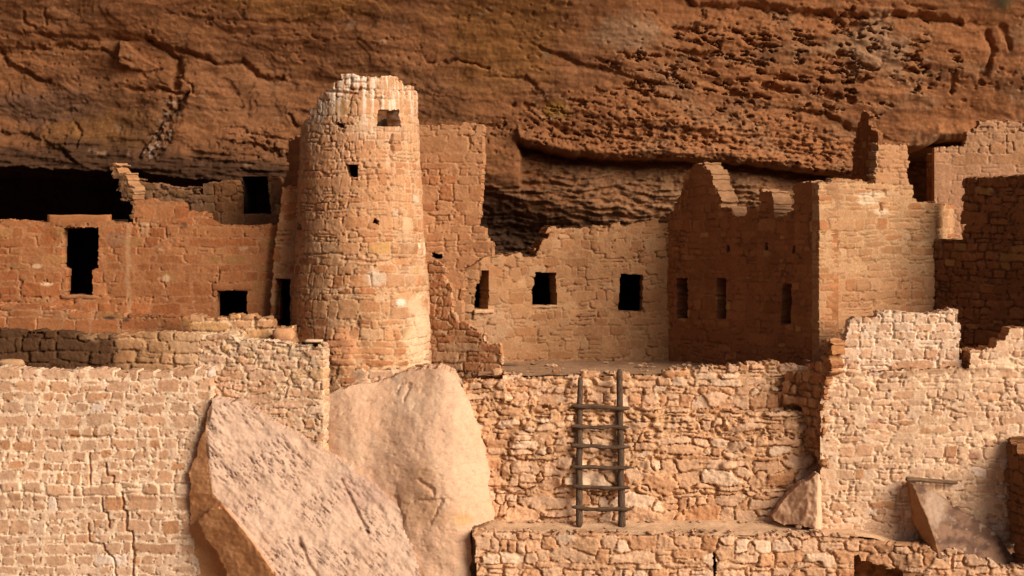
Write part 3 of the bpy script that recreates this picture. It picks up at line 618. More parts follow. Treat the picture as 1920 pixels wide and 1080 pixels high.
# ------------------------------------------------------------------ rear wall of the courtyard
x, y, z = px2w(1080, 680, 4.0)
rw = thing("courtyard_wall", "broad tan stone wall at the back of the courtyard, with three small dark windows", "wall", (x, y, 0))
win = lambda pts, sill=None: dict(poly=pts, name="window", room=1.5, blocks=[("sill",) + sill] if sill else [])
wall("wall", [(846, 2.95), (893, 3.05), (940, 3.3), (1000, 3.7), (1080, 4.0), (1268, 4.2)], [(846, 478), (958, 480), (962, 474), (985, 478), (1005, 476), (1012, 455), (1026, 442), (1033, 421), (1046, 428), (1080, 428), (1130, 424), (1170, 418), (1210, 415), (1268, 414), (1268, 720), (846, 720)], 161, rw,
     pal=[(3, (0.295, 0.152, 0.073)), (2, (0.265, 0.126, 0.057)), (1, (0.32, 0.18, 0.095))], mortar=(0.305, 0.165, 0.083), T=.42, mas=dict(ch=.15, ln=.28, jit=.2, split=.2), rel=.014, prot=.016, jw=.022, relfn=plaster(162, .12, 1.3), crack=.06, crackamt=.16, bulge=.06, stonejit=4,
     colfn=lambda i, C: mixc(mixc(C, 0.4 * blob(i["PX"], i["PY"], 925, 610, 40, 40, 163), (0.33, 0.23, 0.15)), 0.4 * sm(1190, 1260, i["PX"]), (0.27, 0.14, 0.064)),
     holes=[win([(902, 507), (915, 507), (915, 579), (890, 579), (893, 534), (899, 531)], (888, 581, 925, 587, .05, (0.46, 0.28, 0.16))), win([(1003, 511), (1042, 511), (1044, 572), (998, 572), (997, 540), (1002, 534)], (996, 573, 1046, 577, .04, (0.42, 0.25, 0.14))),
            win([(1164, 514), (1205, 515), (1204, 583), (1160, 583)])])

# ------------------------------------------------------------------ right house: shaded side with slit windows, lit front
x, y, z = px2w(1530, 690, 1.0)
rh = thing("corner_house", "two-faced stone house, three slit windows in its dark side, its front sunlit", "house", (x, y, 0))
sl_ = lambda pts: dict(poly=pts, name="window", room=.9)
vh = lambda cx, cy: dict(poly=[(cx - 2, cy - 6), (cx + 2, cy - 7), (cx + 3, cy + 7), (cx - 2, cy + 6)], name="vent_hole", room=.3)
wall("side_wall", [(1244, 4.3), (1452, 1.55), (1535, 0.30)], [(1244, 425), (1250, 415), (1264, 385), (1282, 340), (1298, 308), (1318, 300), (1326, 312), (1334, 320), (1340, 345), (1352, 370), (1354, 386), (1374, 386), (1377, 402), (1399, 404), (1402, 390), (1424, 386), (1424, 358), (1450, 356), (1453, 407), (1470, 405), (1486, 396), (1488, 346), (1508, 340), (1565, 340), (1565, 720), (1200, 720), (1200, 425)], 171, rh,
     pal=P_SHADED, mortar=(0.25, 0.11, 0.048), T=.46, mas=dict(ch=.14, ln=.27, jit=.12), rel=.014, prot=.016, relfn=plaster(172, .1, 1.2), stonejit=2.5, endcol=(0.27, 0.145, 0.075), endz=2.75,  # lighter endcol gives the broken top ends a sunlit tone
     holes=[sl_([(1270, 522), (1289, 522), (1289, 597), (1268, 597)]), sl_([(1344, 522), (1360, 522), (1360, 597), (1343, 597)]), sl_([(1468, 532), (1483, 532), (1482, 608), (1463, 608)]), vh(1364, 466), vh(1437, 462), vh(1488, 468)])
def rf_col(i, C):
    PX, PY, U, V = i["PX"], i["PY"], i["U"], i["V"]
    C = mixc(C, 0.5 * sm(470, 560, PY + 25 * fbm(U * 1.5, V * 2, 3, 176)), (0.29, 0.138, 0.066))
    C = mixc(C, 0.8 * sm(1640, 1652, PX) * sm(352, 330, PY), (0.33, 0.17, 0.088))
    C = mixc(C, 0.8 * np.maximum.reduce([blob(PX, PY, 1635, 366, 30, 6, 177, .2), blob(PX, PY, 1625, 378, 22, 8, 178, .3), blob(PX, PY, 1652, 397, 16, 7, 179, .3)]), (0.52, 0.40, 0.28))
    return C
wall("front_wall", [(1536, 0.27), (1757, 1.85), (1790, 2.9)], [(1500, 340), (1556, 341), (1558, 335), (1628, 338), (1632, 344), (1640, 345), (1643, 268), (1703, 268), (1704, 342), (1712, 344), (1713, 374), (1760, 380), (1792, 388), (1796, 470), (1800, 720), (1500, 720)], 174, rh,
     pal=[(3, (0.325, 0.180, 0.092)), (2, (0.30, 0.155, 0.075)), (1, (0.37, 0.225, 0.125)), (.8, (0.28, 0.125, 0.056))], mortar=(0.36, 0.215, 0.115), T=.2, mas=dict(ch=.14, ln=.36, hv=.35, jit=.1, split=.2), rel=.018, prot=.02, crackamt=.24, relfn=plaster(175, 0), stonejit=3, colfn=rf_col)
# return wall of the upper pillar
wall("upper_side_wall", [(1592, 3.7), (1646, 1.13)], [(1594, 330), (1606, 240), (1616, 205), (1628, 212), (1634, 240), (1680, 262), (1680, 400), (1594, 400)], 180, rh, pal=P_SHADED, mortar=(0.24, 0.105, 0.045), T=.1, mas=dict(ch=.15, ln=.27), rel=.01, prot=.01, relfn=plaster(181, .2), stonejit=2)

# ------------------------------------------------------------------ upper right house
x, y, z = px2w(1850, 440, 3.0)
ur = thing("upper_house", "pale pinkish plastered house wall at the top right, tucked under the rock", "house", (x, y, z))
wall("wall", [(1752, 3.0), (2240, 2.6)], [(1720, 276), (1808, 272), (1813, 248), (1834, 236), (1836, 226), (2240, 222), (2240, 640), (1720, 640)], 191, ur, pal=[(2, (0.36, 0.195, 0.105)), (1, (0.33, 0.17, 0.085))], mortar=(0.37, 0.205, 0.115), T=.45, mas=dict(ch=.16, ln=.3), rel=.014, prot=.014,
     relfn=lambda i: 0.15 + 0.85 * sm(310, 270, i["PY"] + 20 * fbm(i["U"], i["V"], 3, 192)), stonejit=2, colfn=lambda i, C: mixc(C, 0.6 * sm(300, 330, i["PY"]), (0.38, 0.200, 0.115)))
wall("end_wall", [(1738, 4.2), (1756, 3.02)], [(1738, 290), (1790, 277), (1790, 640), (1720, 640), (1720, 290)], 193, ur, pal=P_SHADED, mortar=(0.24, 0.105, 0.045), T=.3, mas=dict(ch=.15, ln=.27), rel=.01, prot=.01, stonejit=2)

# ------------------------------------------------------------------ shaded house at the right edge
sh = wall("shaded_house_wall", [(1752, 1.82), (1990, -0.58)], [(1720, 452), (1803, 448), (1804, 333), (1840, 331), (1990, 328), (1990, 740), (1720, 740)], 201, pal=[(3, (0.185, 0.078, 0.033)), (2, (0.16, 0.066, 0.028)), (.5, (0.24, 0.13, 0.05))], mortar=(0.155, 0.067, 0.029), T=.5, mas=dict(ch=.155, ln=.32), rel=.018, prot=.02, stonejit=2.5, crackamt=.2)  # palette darkened further to put more shade into the wall
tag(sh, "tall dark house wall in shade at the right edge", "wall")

# ------------------------------------------------------------------ front right wall
x, y, z = px2w(1700, 1000, -0.8)
fr = thing("front_right_wall", "big sunlit rubble wall at the lower right with a stepped block of neat courses on top", "wall", (x, y, -2.8))
fr.name = "rubble_wall"
def fr_h(i, h):
    d, s_ = segdist(i["PX"], i["PY"], [(1560, 690), (1600, 697), (1700, 694), (1800, 688), (1920, 690)]); return h + 0.03 * np.exp(-(d / 5) ** 2)
wall("lower_wall", [(1538, -0.78), (2240, -0.95)], [(1538, 760), (1541, 735), (1548, 700), (1560, 690), (1640, 694), (1800, 688), (1817, 690), (1817, 655), (1866, 652), (1868, 641), (1884, 640), (1890, 613), (2240, 606), (2240, 1030), (1538, 1030)], 211, fr, pal=P_TAN2, mortar=(0.62, 0.43, 0.285), T=.7,
     mas=dict(ch=.118, ln=.235, jit=.22, split=.15, hv=.38, edge=.016), rel=.009, prot=.014, jw=.022, crackamt=.20, relfn=plaster(212, -.05, 1.3), stonejit=3, hfn=fr_h, endcol=(0.36, 0.18, 0.085),
     colfn=lambda i, C: mixc(C, 0.7 * np.maximum.reduce([blob(i["PX"], i["PY"], 1637, 790, 18, 6, 213, .4), blob(i["PX"], i["PY"], 1825, 855, 14, 9, 214, .5), blob(i["PX"], i["PY"], 1788, 868, 10, 3, 215, .4)]), (0.30, 0.13, 0.085)))
wall("block_wall", [(1555, -0.55), (1803, -0.66)], [(1558, 700), (1568, 668), (1580, 645), (1586, 630), (1590, 600), (1600, 594), (1640, 592), (1642, 583), (1700, 583), (1702, 587), (1745, 586), (1797, 578), (1801, 640), (1802, 705), (1558, 705)], 216, fr, pal=P_TAN2[:4], mortar=(0.64, 0.47, 0.34), T=.5,
     mas=dict(ch=.165, ln=.29, hv=.15, lv=.3, jit=.05, split=.05, warp=.03), rel=.008, prot=.010, erode=.008, jw=.04, crackamt=.14, stonejit=2.5)
wall("broken_end", [(1450, 0.02), (1500, -0.25), (1545, -0.75), (1562, -0.95)], [(1472, 704), (1520, 692), (1520, 678), (1548, 672), (1540, 650), (1552, 640), (1562, 640), (1562, 700), (1550, 720), (1546, 880), (1532, 862), (1520, 800), (1512, 772), (1498, 764), (1455, 762), (1455, 739), (1472, 736)], 217, fr, pal=P_SHADED + [(2, (0.36, 0.18, 0.085))], mortar=(0.34, 0.17, 0.08), T=.3,
     mas=dict(ch=.17, ln=.25, jit=.2), rel=.06, prot=.08, jw=.035, stonejit=6, crackamt=.3)

# ------------------------------------------------------------------ retaining wall behind the ladder
x, y, z = px2w(1240, 990, -0.25)
lw = thing("retaining_wall", "rough rubble retaining wall in two tiers directly behind the wooden ladder", "wall", (x, y, -2.8))
wall("upper_tier", [(930, 0.05), (1570, 0.0)], [(944, 703), (1000, 703), (1100, 700), (1240, 700), (1290, 690), (1330, 684), (1400, 684), (1410, 680), (1530, 682), (1570, 684), (1570, 800), (930, 800), (940, 740)], 221, lw, pal=P_LADDER, mortar=(0.50, 0.30, 0.17), T=.45,
     mas=dict(ch=.15, ln=.32, jit=.28, hv=.4, split=.15, edge=.02), rel=.03, prot=.05, jw=.024, tilt=.03, crackamt=.24, stonejit=5, erode=.025)
def lw_h(i, h):
    PX, PY = i["PX"], i["PY"]
    h += 0.10 * blob(PX, PY, 1075, 893, 32, 38, 223, .1) + 0.09 * blob(PX, PY, 1140, 905, 28, 26, 224, .15) + 0.12 * blob(PX, PY, 1364, 873, 14, 7, 225, .1) + 0.08 * blob(PX, PY, 975, 820, 18, 9, 226, .2) + .06 * blob(PX, PY, 960, 875, 26, 16, 227, .2)
    return h + 0.05 * sm(930, 990, PY) * fbm(i["U"] * 2, i["V"] * 2, 3, 228)
wall("lower_tier", [(868, -0.16), (930, -0.22), (1000, -0.27), (1570, -0.3)], [(868, 718), (873, 716), (945, 714), (947, 748), (1003, 752), (1005, 760), (1100, 762), (1300, 764), (1450, 772), (1570, 770), (1570, 1010), (868, 1010)], 222, lw, pal=P_LADDER, mortar=(0.49, 0.285, 0.155), T=.4,
     mas=dict(ch=.12, ln=.31, jit=.32, hv=.55, lv=.6, split=.12, p=3.4, warp=.10, edge=.024), rel=.031, prot=.05, jw=.026, tilt=.026, crack=.07, crackamt=.22, stonejit=5, bulge=.08, hfn=lw_h, rough=.008, erode=.024)

# ------------------------------------------------------------------ lowest wall, bottom right
bw = wall("kerb_wall", [(884, -1.28), (1300, -1.36), (1620, -1.42), (1740, -1.75), (2240, -2.2)], [(884, 1000), (890, 995), (950, 1000), (1040, 1000), (1300, 1004), (1600, 1006), (1626, 1014), (1700, 1022), (1740, 1022), (1757, 1032), (1790, 1032), (1835, 1044), (1880, 1064), (2240, 1060), (2240, 1150), (890, 1150), (892, 1040)], 231, pal=P_LADDER, mortar=(0.47, 0.27, 0.15), T=.5,
     mas=dict(ch=.155, ln=.32, jit=.22, hv=.35, split=.12, edge=.018), rel=.03, prot=.045, jw=.026, tilt=.02, crackamt=.26, stonejit=3, erode=.022,
     holes=[dict(poly=[(1338, 1038), (1342, 1038), (1343, 1150), (1337, 1150)], name="slot", room=.3), dict(poly=[(1603, 1042), (1609, 1040), (1614, 1052), (1630, 1053), (1640, 1060), (1656, 1059), (1662, 1068), (1684, 1066), (1692, 1074), (1690, 1120), (1601, 1120)], name="recess", room=.1, mat=M_RECESS)])
tag(bw, "low stone wall edging the ledge under the ladder along the bottom of the picture", "wall")
es = wall("wall_stub", [(1884, -0.86), (1940, -1.9)], [(1891, 815), (1899, 817), (1899, 832), (1910, 836), (1912, 850), (1940, 852), (1940, 1100), (1900, 1100), (1896, 1000), (1890, 930), (1887, 860)], 236, pal=[(2, (0.19, 0.085, 0.036)), (1, (0.16, 0.068, 0.028))], mortar=(0.17, 0.078, 0.034), T=.4, mas=dict(ch=.16, ln=.25), rel=.03, prot=.03)  # palette darkened to paint the stub as shaded
tag(es, "dark broken wall stub cut off by the lower right edge", "wall")

# ------------------------------------------------------------------ lower left walls
def fa_h(i, h):
    PX, PY, U, V = i["PX"], i["PY"], i["U"], i["V"]
    for pts, wd, dp in [([(168, 850), (168, 912)], 1.4, .06), ([(198, 870), (200, 892), (212, 894), (214, 912)], 1.4, .06), ([(190, 935), (192, 960), (202, 962), (204, 988)], 1.6, .08), ([(230, 925), (231, 958), (237, 960), (236, 996), (248, 998), (250, 1040), (250, 1080)], 1.7, .09), ([(165, 980), (168, 1018), (194, 1020), (196, 1032), (214, 1046), (218, 1080)], 1.5, .07), ([(130, 820), (200, 818)], 2, .05)]:
        d, s_ = segdist(PX + 3 * fbm(U * 6, V * 6, 3, 31), PY + 3 * fbm(U * 6, V * 6, 3, 32), pts); h = h - dp * np.exp(-(d / wd) ** 2)
    rowl = np.abs(PY - 918 + 4 * fbm(U * 2, V, 3, 33)); return h + 0.03 * sm(22, 8, rowl) * sm(0, .03, i["D"])
wa = wall("brick_wall", [(-400, -0.8), (396, -0.82)], [(-400, 690), (0, 690), (55, 692), (190, 694), (250, 696), (396, 692), (396, 1150), (-400, 1150)], 241, pal=[(4, (0.455, 0.285, 0.184)), (3, (0.435, 0.262, 0.162)), (2, (0.405, 0.233, 0.138)), (.6, (0.500, 0.346, 0.246)), (.35, (0.380, 0.198, 0.102)), (.2, (0.600, 0.465, 0.379))], mortar=(0.600, 0.436, 0.307), T=.6,
     mas=dict(ch=.195, ln=.28, hv=.30, lv=.42, jit=.10, split=.08, warp=.06, edge=.016), rel=.006, prot=.006, erode=.007, jw=.042, crack=.035, crackamt=-.06, stonejit=2.5, hfn=fa_h, colfn=lambda i, C: mixc(C, 0.5 * blob(i["PX"], i["PY"], 120, 735, 110, 24, 243, .6) * sm(.02, .035, i["D"]), (0.42, 0.22, 0.11)))
tag(wa, "neatly coursed pale stone wall filling the lower left corner", "wall")
x, y, z = px2w(480, 850, -0.4)
mb = thing("terrace_wall", "irregular stone wall of large worn blocks between the left house and the leaning boulder", "wall", (x, y, -1.5))
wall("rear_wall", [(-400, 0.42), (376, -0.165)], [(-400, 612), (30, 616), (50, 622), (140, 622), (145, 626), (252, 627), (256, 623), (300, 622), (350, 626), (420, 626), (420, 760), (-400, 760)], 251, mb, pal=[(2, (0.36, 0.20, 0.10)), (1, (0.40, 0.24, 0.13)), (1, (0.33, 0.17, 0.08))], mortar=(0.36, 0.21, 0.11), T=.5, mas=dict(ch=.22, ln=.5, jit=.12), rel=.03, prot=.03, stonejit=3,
     colfn=lambda i, C: mixc(mixc(C, 0.7 * sm(300, 360, i["PX"]), (0.48, 0.31, 0.185)), 0.95 * np.clip(sm(235, 150, i["PX"] + 45 * fbm(i["U"] * 1.7, i["V"] * 2, 4, 252)) + .55 * sm(345, 180, i["PX"]) * sm(632, 646, i["PY"]), 0, 1), (0.060, 0.027, 0.012)))  # left end painted near black for its shade
wall("front_wall", [(370, -0.165), (606, -0.44), (617, -0.2)], [(340, 626), (400, 628), (404, 624), (450, 634), (520, 640), (556, 644), (590, 646), (592, 634), (604, 634), (610, 642), (650, 700), (650, 920), (340, 920)], 253, mb, pal=P_TAN[:4] + [(1, (0.46, 0.29, 0.16))], mortar=(0.50, 0.36, 0.24), T=.5,
     mas=dict(ch=.16, ln=.28, jit=.34, hv=.45, split=.15, p=3.4, warp=.08, edge=.02), rel=.016, prot=.028, jw=.024, crackamt=.26, stonejit=4, tilt=.02, erode=.022)
wall("back_course", [(350, 0.75), (560, 0.62)], [(356, 590), (392, 592), (396, 594), (428, 594), (430, 589), (484, 590), (486, 592), (510, 592), (512, 614), (552, 612), (556, 642), (556, 700), (356, 700)], 254, mb, pal=[(2, (0.48, 0.27, 0.125)), (2, (0.46, 0.25, 0.13)), (1, (0.52, 0.35, 0.21))], mortar=(0.52, 0.34, 0.2), T=.4,
     mas=dict(ch=.2, ln=.42, jit=.15, hv=.2), rel=.035, prot=.03, stonejit=3, endcol=(0.3, 0.15, 0.07))

# ------------------------------------------------------------------ boulders
def b1_Y(PX, PY):
    wdt = np.interp(PY, [685, 700, 740, 800, 880, 960, 1010, 1090], [60, 120, 185, 222, 245, 262, 268, 270]); cx = 715 + 0 * PY
    cx = 745.0; rt = np.interp(PY, [685, 700, 725, 760, 800, 850, 900, 962, 985, 1100], [835, 852, 872, 890, 904, 918, 924, 934, 934, 934]); t = np.where(PX < cx, (PX - cx) / (cx - 590), (PX - cx) / (rt - cx))
    return 0.22 - 0.46 * sm(690, 860, PX) - 0.80 * np.sqrt(np.clip(1 - np.clip(np.abs(t), 0, .99) ** np.where(PX < cx, 3.2, 2.2), 0, 1)) * sm(640, 900, PY) ** 0.8 - 0.20 * sm(860, 1080, PY)
def b1_h(PX, PY):
    h = 0.11 * fbm(PX / 150, PY / 150, 4, 301) + 0.013 * fbm(PX / 34, PY / 26, 5, 302, .6) + 0.007 * fbm(PX / 8, PY / 7, 4, 303, .65) - 0.010 * sm(.25, .5, fbm(PX / 16, PY / 11, 3, 304))
    for pts, wd, dp, st in [([(745, 735), (765, 715), (760, 750)], 2.2, .05, .03), ([(720, 745), (745, 735)], 2, .03, 0), ([(785, 900), (805, 915), (815, 925)], 3, .07, .04), ([(770, 940), (830, 935), (815, 970)], 3, .05, .06), ([(745, 930), (755, 1000), (770, 1070)], 5, .08, .06), ([(640, 775), (660, 765)], 2, .03, .0)]:
        d, s_ = segdist(PX + 7 * fbm(PX / 20, PY / 20, 3, 305), PY + 7 * fbm(PX / 20, PY / 20, 3, 306), pts); h = h - .55 * dp * np.exp(-(d / wd) ** 2) - .4 * st * np.where(s_ > 0, np.exp(-d / 25), 0)
    return h
def b1_c(PX, PY):
    C = np.ones(PX.shape + (3,)) * np.array((0.560, 0.360, 0.242))
    C = mixc(C, 0.5 * sm(-.1, .5, fbm(PX / 110, PY / 130, 4, 307)), (0.53, 0.315, 0.195)); C = mixc(C, 0.45 * sm(.1, .5, fbm(PX / 60, PY / 90, 4, 308)), (0.57, 0.415, 0.295))
    C = mixc(C, 0.7 * blob(PX, PY, 780, 935, 60, 60, 309, .7), (0.41, 0.24, 0.14)); C = mixc(C, 0.5 * blob(PX, PY, 868, 975, 20, 12, 310), (0.48, 0.28, 0.10))
    C = mixc(C, .4 * sm(650, 610, PX) * sm(-.2, .3, fbm(PX / 30, PY / 60, 3, 311)), (0.50, 0.28, 0.14))
    C = mixc(C, .35 * sm(.05, .45, fbm(PX / 16, PY / 120, 4, 313)) * sm(980, 760, PY), (0.54, 0.40, 0.28)); C = mixc(C, .4 * sm(.3, .55, fbm(PX / 14, PY / 9, 3, 314)), (0.38, 0.23, 0.14))
    return C * (1 + .12 * fbm(PX / 12, PY / 12, 4, 312, .65))[..., None]
o = face_rock("boulder", [(612, 742), (640, 728), (700, 716), (740, 704), (770, 694), (800, 690), (830, 690), (850, 700), (868, 725), (885, 760), (900, 800), (912, 850), (918, 900), (922, 940), (930, 962), (928, 975), (890, 988), (882, 1000), (884, 1100), (600, 1100), (612, 860)], b1_Y, 300, b1_c, b1_h, T=1.2, edgejit=4.0)
tag(o, "huge smooth pale rounded boulder carrying the round tower", "boulder")

CR = [(398, 745), (386, 806), (388, 850), (398, 925), (425, 955), (470, 1010), (515, 1075), (530, 1110)]      # nearest edge of the leaning slab
def b2_Y(PX, PY):
    d, s_ = segdist(PX, PY, CR)
    y0 = np.interp(PY, [740, 806, 930, 1080, 1110], [-0.92, -0.99, -1.22, -1.62, -1.70]); cxe = np.interp(PY, [q[1] for q in CR], [q[0] for q in CR]); cxe = cxe + 7 * fbm(PX / 40, PY / 40, 4, 319); r = (PX - cxe) / 100; rr = np.sqrt(r * r + 0.0016)
    return y0 + np.where(r > 0, 0.10 * rr + 0.022 * r * r, 0.55 * rr)
def b2_h(PX, PY):
    cxe = np.interp(PY, [q[1] for q in CR], [q[0] for q in CR]); r = sm(-1, 6, PX - cxe)
    a = math.radians(47); pu = PX * math.cos(a) + PY * math.sin(a); pv = PY * math.cos(a) - PX * math.sin(a)
    pit = fbm(pu / 17, pv / 4.4, 4, 321, .65); dens = sm(-.25, .45, fbm(PX / 70, PY / 60, 4, 322) + 0.12)
    h = 0.09 * fbm(PX / 110, PY / 80, 3, 323) * (.4 + .6 * r) + 0.03 * r * fbm(pu / 60, pv / 18, 3, 318) + r * (0.02 * fbm(PX / 20, PY / 16, 3, 324) - 0.036 * sm(.12, .40, pit) * dens) + 0.008 * fbm(PX / 7, PY / 7, 2, 325)
    bul = inpoly(PX + 5 * fbm(PX / 20, PY / 20, 3, 326), PY + 4 * fbm(PX / 20, PY / 20, 3, 327), [(366, 975), (392, 958), (410, 950), (440, 955), (470, 985), (505, 1040), (515, 1070), (490, 1100), (430, 1100), (410, 1040), (380, 1000)])
    h += (1 - r) * 0.22 * bul
    for pts, wd, dp in [([(640, 900), (660, 940), (690, 1000)], 3, .06), ([(560, 1010), (580, 1060), (600, 1090)], 4, .08)]:
        d, s_ = segdist(PX, PY, pts); h = h - dp * np.exp(-(d / wd) ** 2)
    return h
def b2_c(PX, PY):
    cxe = np.interp(PY, [q[1] for q in CR], [q[0] for q in CR]); r = sm(-3, 5, PX - cxe)[..., None]
    a = math.radians(47); pu = PX * math.cos(a) + PY * math.sin(a); pv = PY * math.cos(a) - PX * math.sin(a)
    A = np.ones(PX.shape + (3,)) * np.array((0.47, 0.325, 0.242)); A = mixc(A, .5 * sm(-.1, .5, fbm(PX / 90, PY / 60, 4, 331)), (0.42, 0.275, 0.195))
    pit = fbm(pu / 17, pv / 4.4, 4, 321, .65); A = mixc(A, 0.72 * sm(.12, .34, pit) * sm(-.25, .45, fbm(PX / 70, PY / 60, 4, 322) + 0.12), (0.22, 0.130, 0.10)); A = mixc(A, .45 * blob(PX, PY, 690, 920, 70, 40, 333), (0.33, 0.20, 0.16))
    B = np.ones(PX.shape + (3,)) * np.array((0.45, 0.215, 0.094)); B = mixc(B, .5 * sm(-.1, .5, fbm(PX / 40, PY / 60, 4, 334)), (0.50, 0.27, 0.135))
    return (B * (1 - r) + A * r) * (1 + .1 * fbm(PX / 9, PY / 9, 3, 335))[..., None]
o = face_rock("boulder", [(384, 806), (390, 770), (400, 748), (430, 752), (455, 752), (480, 770), (530, 800), (600, 842), (650, 870), (690, 895), (720, 925), (755, 960), (775, 1010), (792, 1100), (362, 1100), (358, 1000), (354, 930), (358, 885), (372, 835)], b2_Y, 320, b2_c, b2_h, T=1.0, edgejit=4.5)
tag(o, "sloping wedge-shaped boulder with a pitted pinkish face, leaning at the bottom left of centre", "boulder")

def b3_Y(PX, PY):
    cxe = np.interp(PY, [885, 990], [1535, 1531]); r = (PX - cxe) / 100
    return np.interp(PY, [885, 990], [-0.95, -1.05]) + np.where(r > 0, 3.0 * r, -0.55 * r)
def b3_c(PX, PY):
    C = np.ones(PX.shape + (3,)) * np.array((0.54, 0.335, 0.21)); C = mixc(C, .6 * sm(-.1, .4, fbm(PX / 25, PY / 30, 4, 341)), (0.45, 0.255, 0.15)); return mixc(C, sm(1532, 1537, PX) * .8, (0.58, 0.41, 0.28))  # thin right face painted paler, as the sunlit side
o = face_rock("stone_slab", [(1446, 966), (1475, 930), (1500, 906), (1520, 898), (1532, 886), (1538, 890), (1545, 940), (1551, 996), (1530, 994), (1500, 985), (1470, 985), (1452, 976)], b3_Y, 340, b3_c, lambda X, Y: .04 * fbm(X / 30, Y / 30, 4, 342) + .03 * ridge(X / 24, Y / 24, 3, 343) * sm(1533, 1525, X), T=.35)
tag(o, "small upright pointed slab leaning on the rubble wall right of the ladder", "boulder")
CR4 = [(1709, 905), (1722, 935), (1738, 970), (1752, 1010), (1757, 1030), (1765, 1060), (1770, 1110)]
def b4_Y(PX, PY):
    cxe = np.interp(PY, [q[1] for q in CR4], [q[0] for q in CR4]); r = (PX - cxe) / 100
    return np.interp(PY, [905, 1030, 1110], [-1.2, -1.75, -2.1]) + np.where(r > 0, 0.42 * r, -1.6 * r)
def b4_c(PX, PY):
    cxe = np.interp(PY, [q[1] for q in CR4], [q[0] for q in CR4]); r = sm(-2, 4, PX - cxe)[..., None]
    A = np.ones(PX.shape + (3,)) * np.array((0.20, 0.115, 0.075)); A = mixc(A, .75 * sm(-.15, .35, fbm(PX / 40, PY / 24, 4, 351) + .25 * sm(1750, 1850, PX)), (0.085, 0.046, 0.034)); A = mixc(A, .8 * blob(PX, PY, 1752, 950, 28, 40, 352, .6), (0.36, 0.25, 0.18))
    A = mixc(A, .6 * sm(.3, .6, fbm(PX / 14, PY / 14, 3, 353)), (0.36, 0.26, 0.19))
    B = np.ones(PX.shape + (3,)) * np.array((0.34, 0.175, 0.08)); return B * (1 - r) + A * r
o = face_rock("boulder", [(1706, 908), (1714, 905), (1740, 916), (1775, 935), (1788, 952), (1830, 970), (1870, 1000), (1898, 1040), (1916, 1070), (1930, 1110), (1880, 1110), (1840, 1080), (1790, 1060), (1757, 1045), (1735, 1015), (1718, 990), (1712, 960)], b4_Y, 350, b4_c, lambda X, Y: .05 * fbm(X / 45, Y / 35, 4, 354) + .03 * fbm(X / 12, Y / 9, 3, 355), T=.9)
tag(o, "dark mottled purplish boulder lying against the wall at the bottom right", "boulder")

# ------------------------------------------------------------------ loose stones
def stone(pxc, pyc, Y, rx, rz, ry, seed, col, label, name="stone"):
    n, m = 26, 16; c = np.array(px2w(pxc, pyc, Y))
    th = np.linspace(0, 2 * np.pi, n, endpoint=False); ph = np.linspace(-np.pi / 2, np.pi / 2, m); TH, PH = np.meshgrid(th, ph, indexing='ij')
    d = np.stack([np.cos(PH) * np.cos(TH), np.cos(PH) * np.sin(TH), np.sin(PH)], -1)
    p = np.sign(d) * np.abs(d) ** 0.62                                     # boxy, worn block
    q = 1 + 0.13 * pn(TH * 0 + d[..., 0] * 1.6 + seed, d[..., 2] * 1.6 + d[..., 1] * 1.3, seed) + .05 * pn(d[..., 0] * 4 + d[..., 1] * 3, d[..., 2] * 4, seed + 1)
    P = c + p * q[..., None] * np.array((rx, ry, rz)); idx = np.arange(n * m).reshape(n, m); nx = np.roll(idx, -1, 0)
    F = np.stack([idx[:, :-1], nx[:, :-1], nx[:, 1:], idx[:, 1:]], -1).reshape(-1, 4)
    C = np.array(col) * (1 + .15 * pn(d[..., 0] * 3 + seed, d[..., 2] * 3, seed + 2))[..., None]
    return tag(link(name, mesh(name, P.reshape(-1, 3), F, C.reshape(-1, 3)), M_STONE), label, "stone")
stone(932, 699, 0.35, .10, .085, .12, 401, (0.46, 0.27, 0.15), "rounded stone at the left end of the courtyard edge")
stone(22, 681, 0.05, .24, .085, .16, 402, (0.40, 0.235, 0.13), "flat block on the wall top at the far left edge")
stone(588, 639, -0.35, .17, .03, .12, 403, (0.56, 0.40, 0.27), "thin pale slab lying on the end of the terrace wall below the tower")
stone(532, 628, 0.45, .20, .13, .16, 404, (0.45, 0.235, 0.12), "reddish boxy block below the tower's narrow side doorway")
stone(957, 684, 1.2, .17, .022, .08, 405, (0.13, 0.08, 0.055), "dark flat slab on the courtyard floor beside the square wall")
stone(1497, 988, -0.95, .06, .03, .05, 406, (0.25, 0.14, 0.08), "small dark stone on the ledge below the pointed slab")

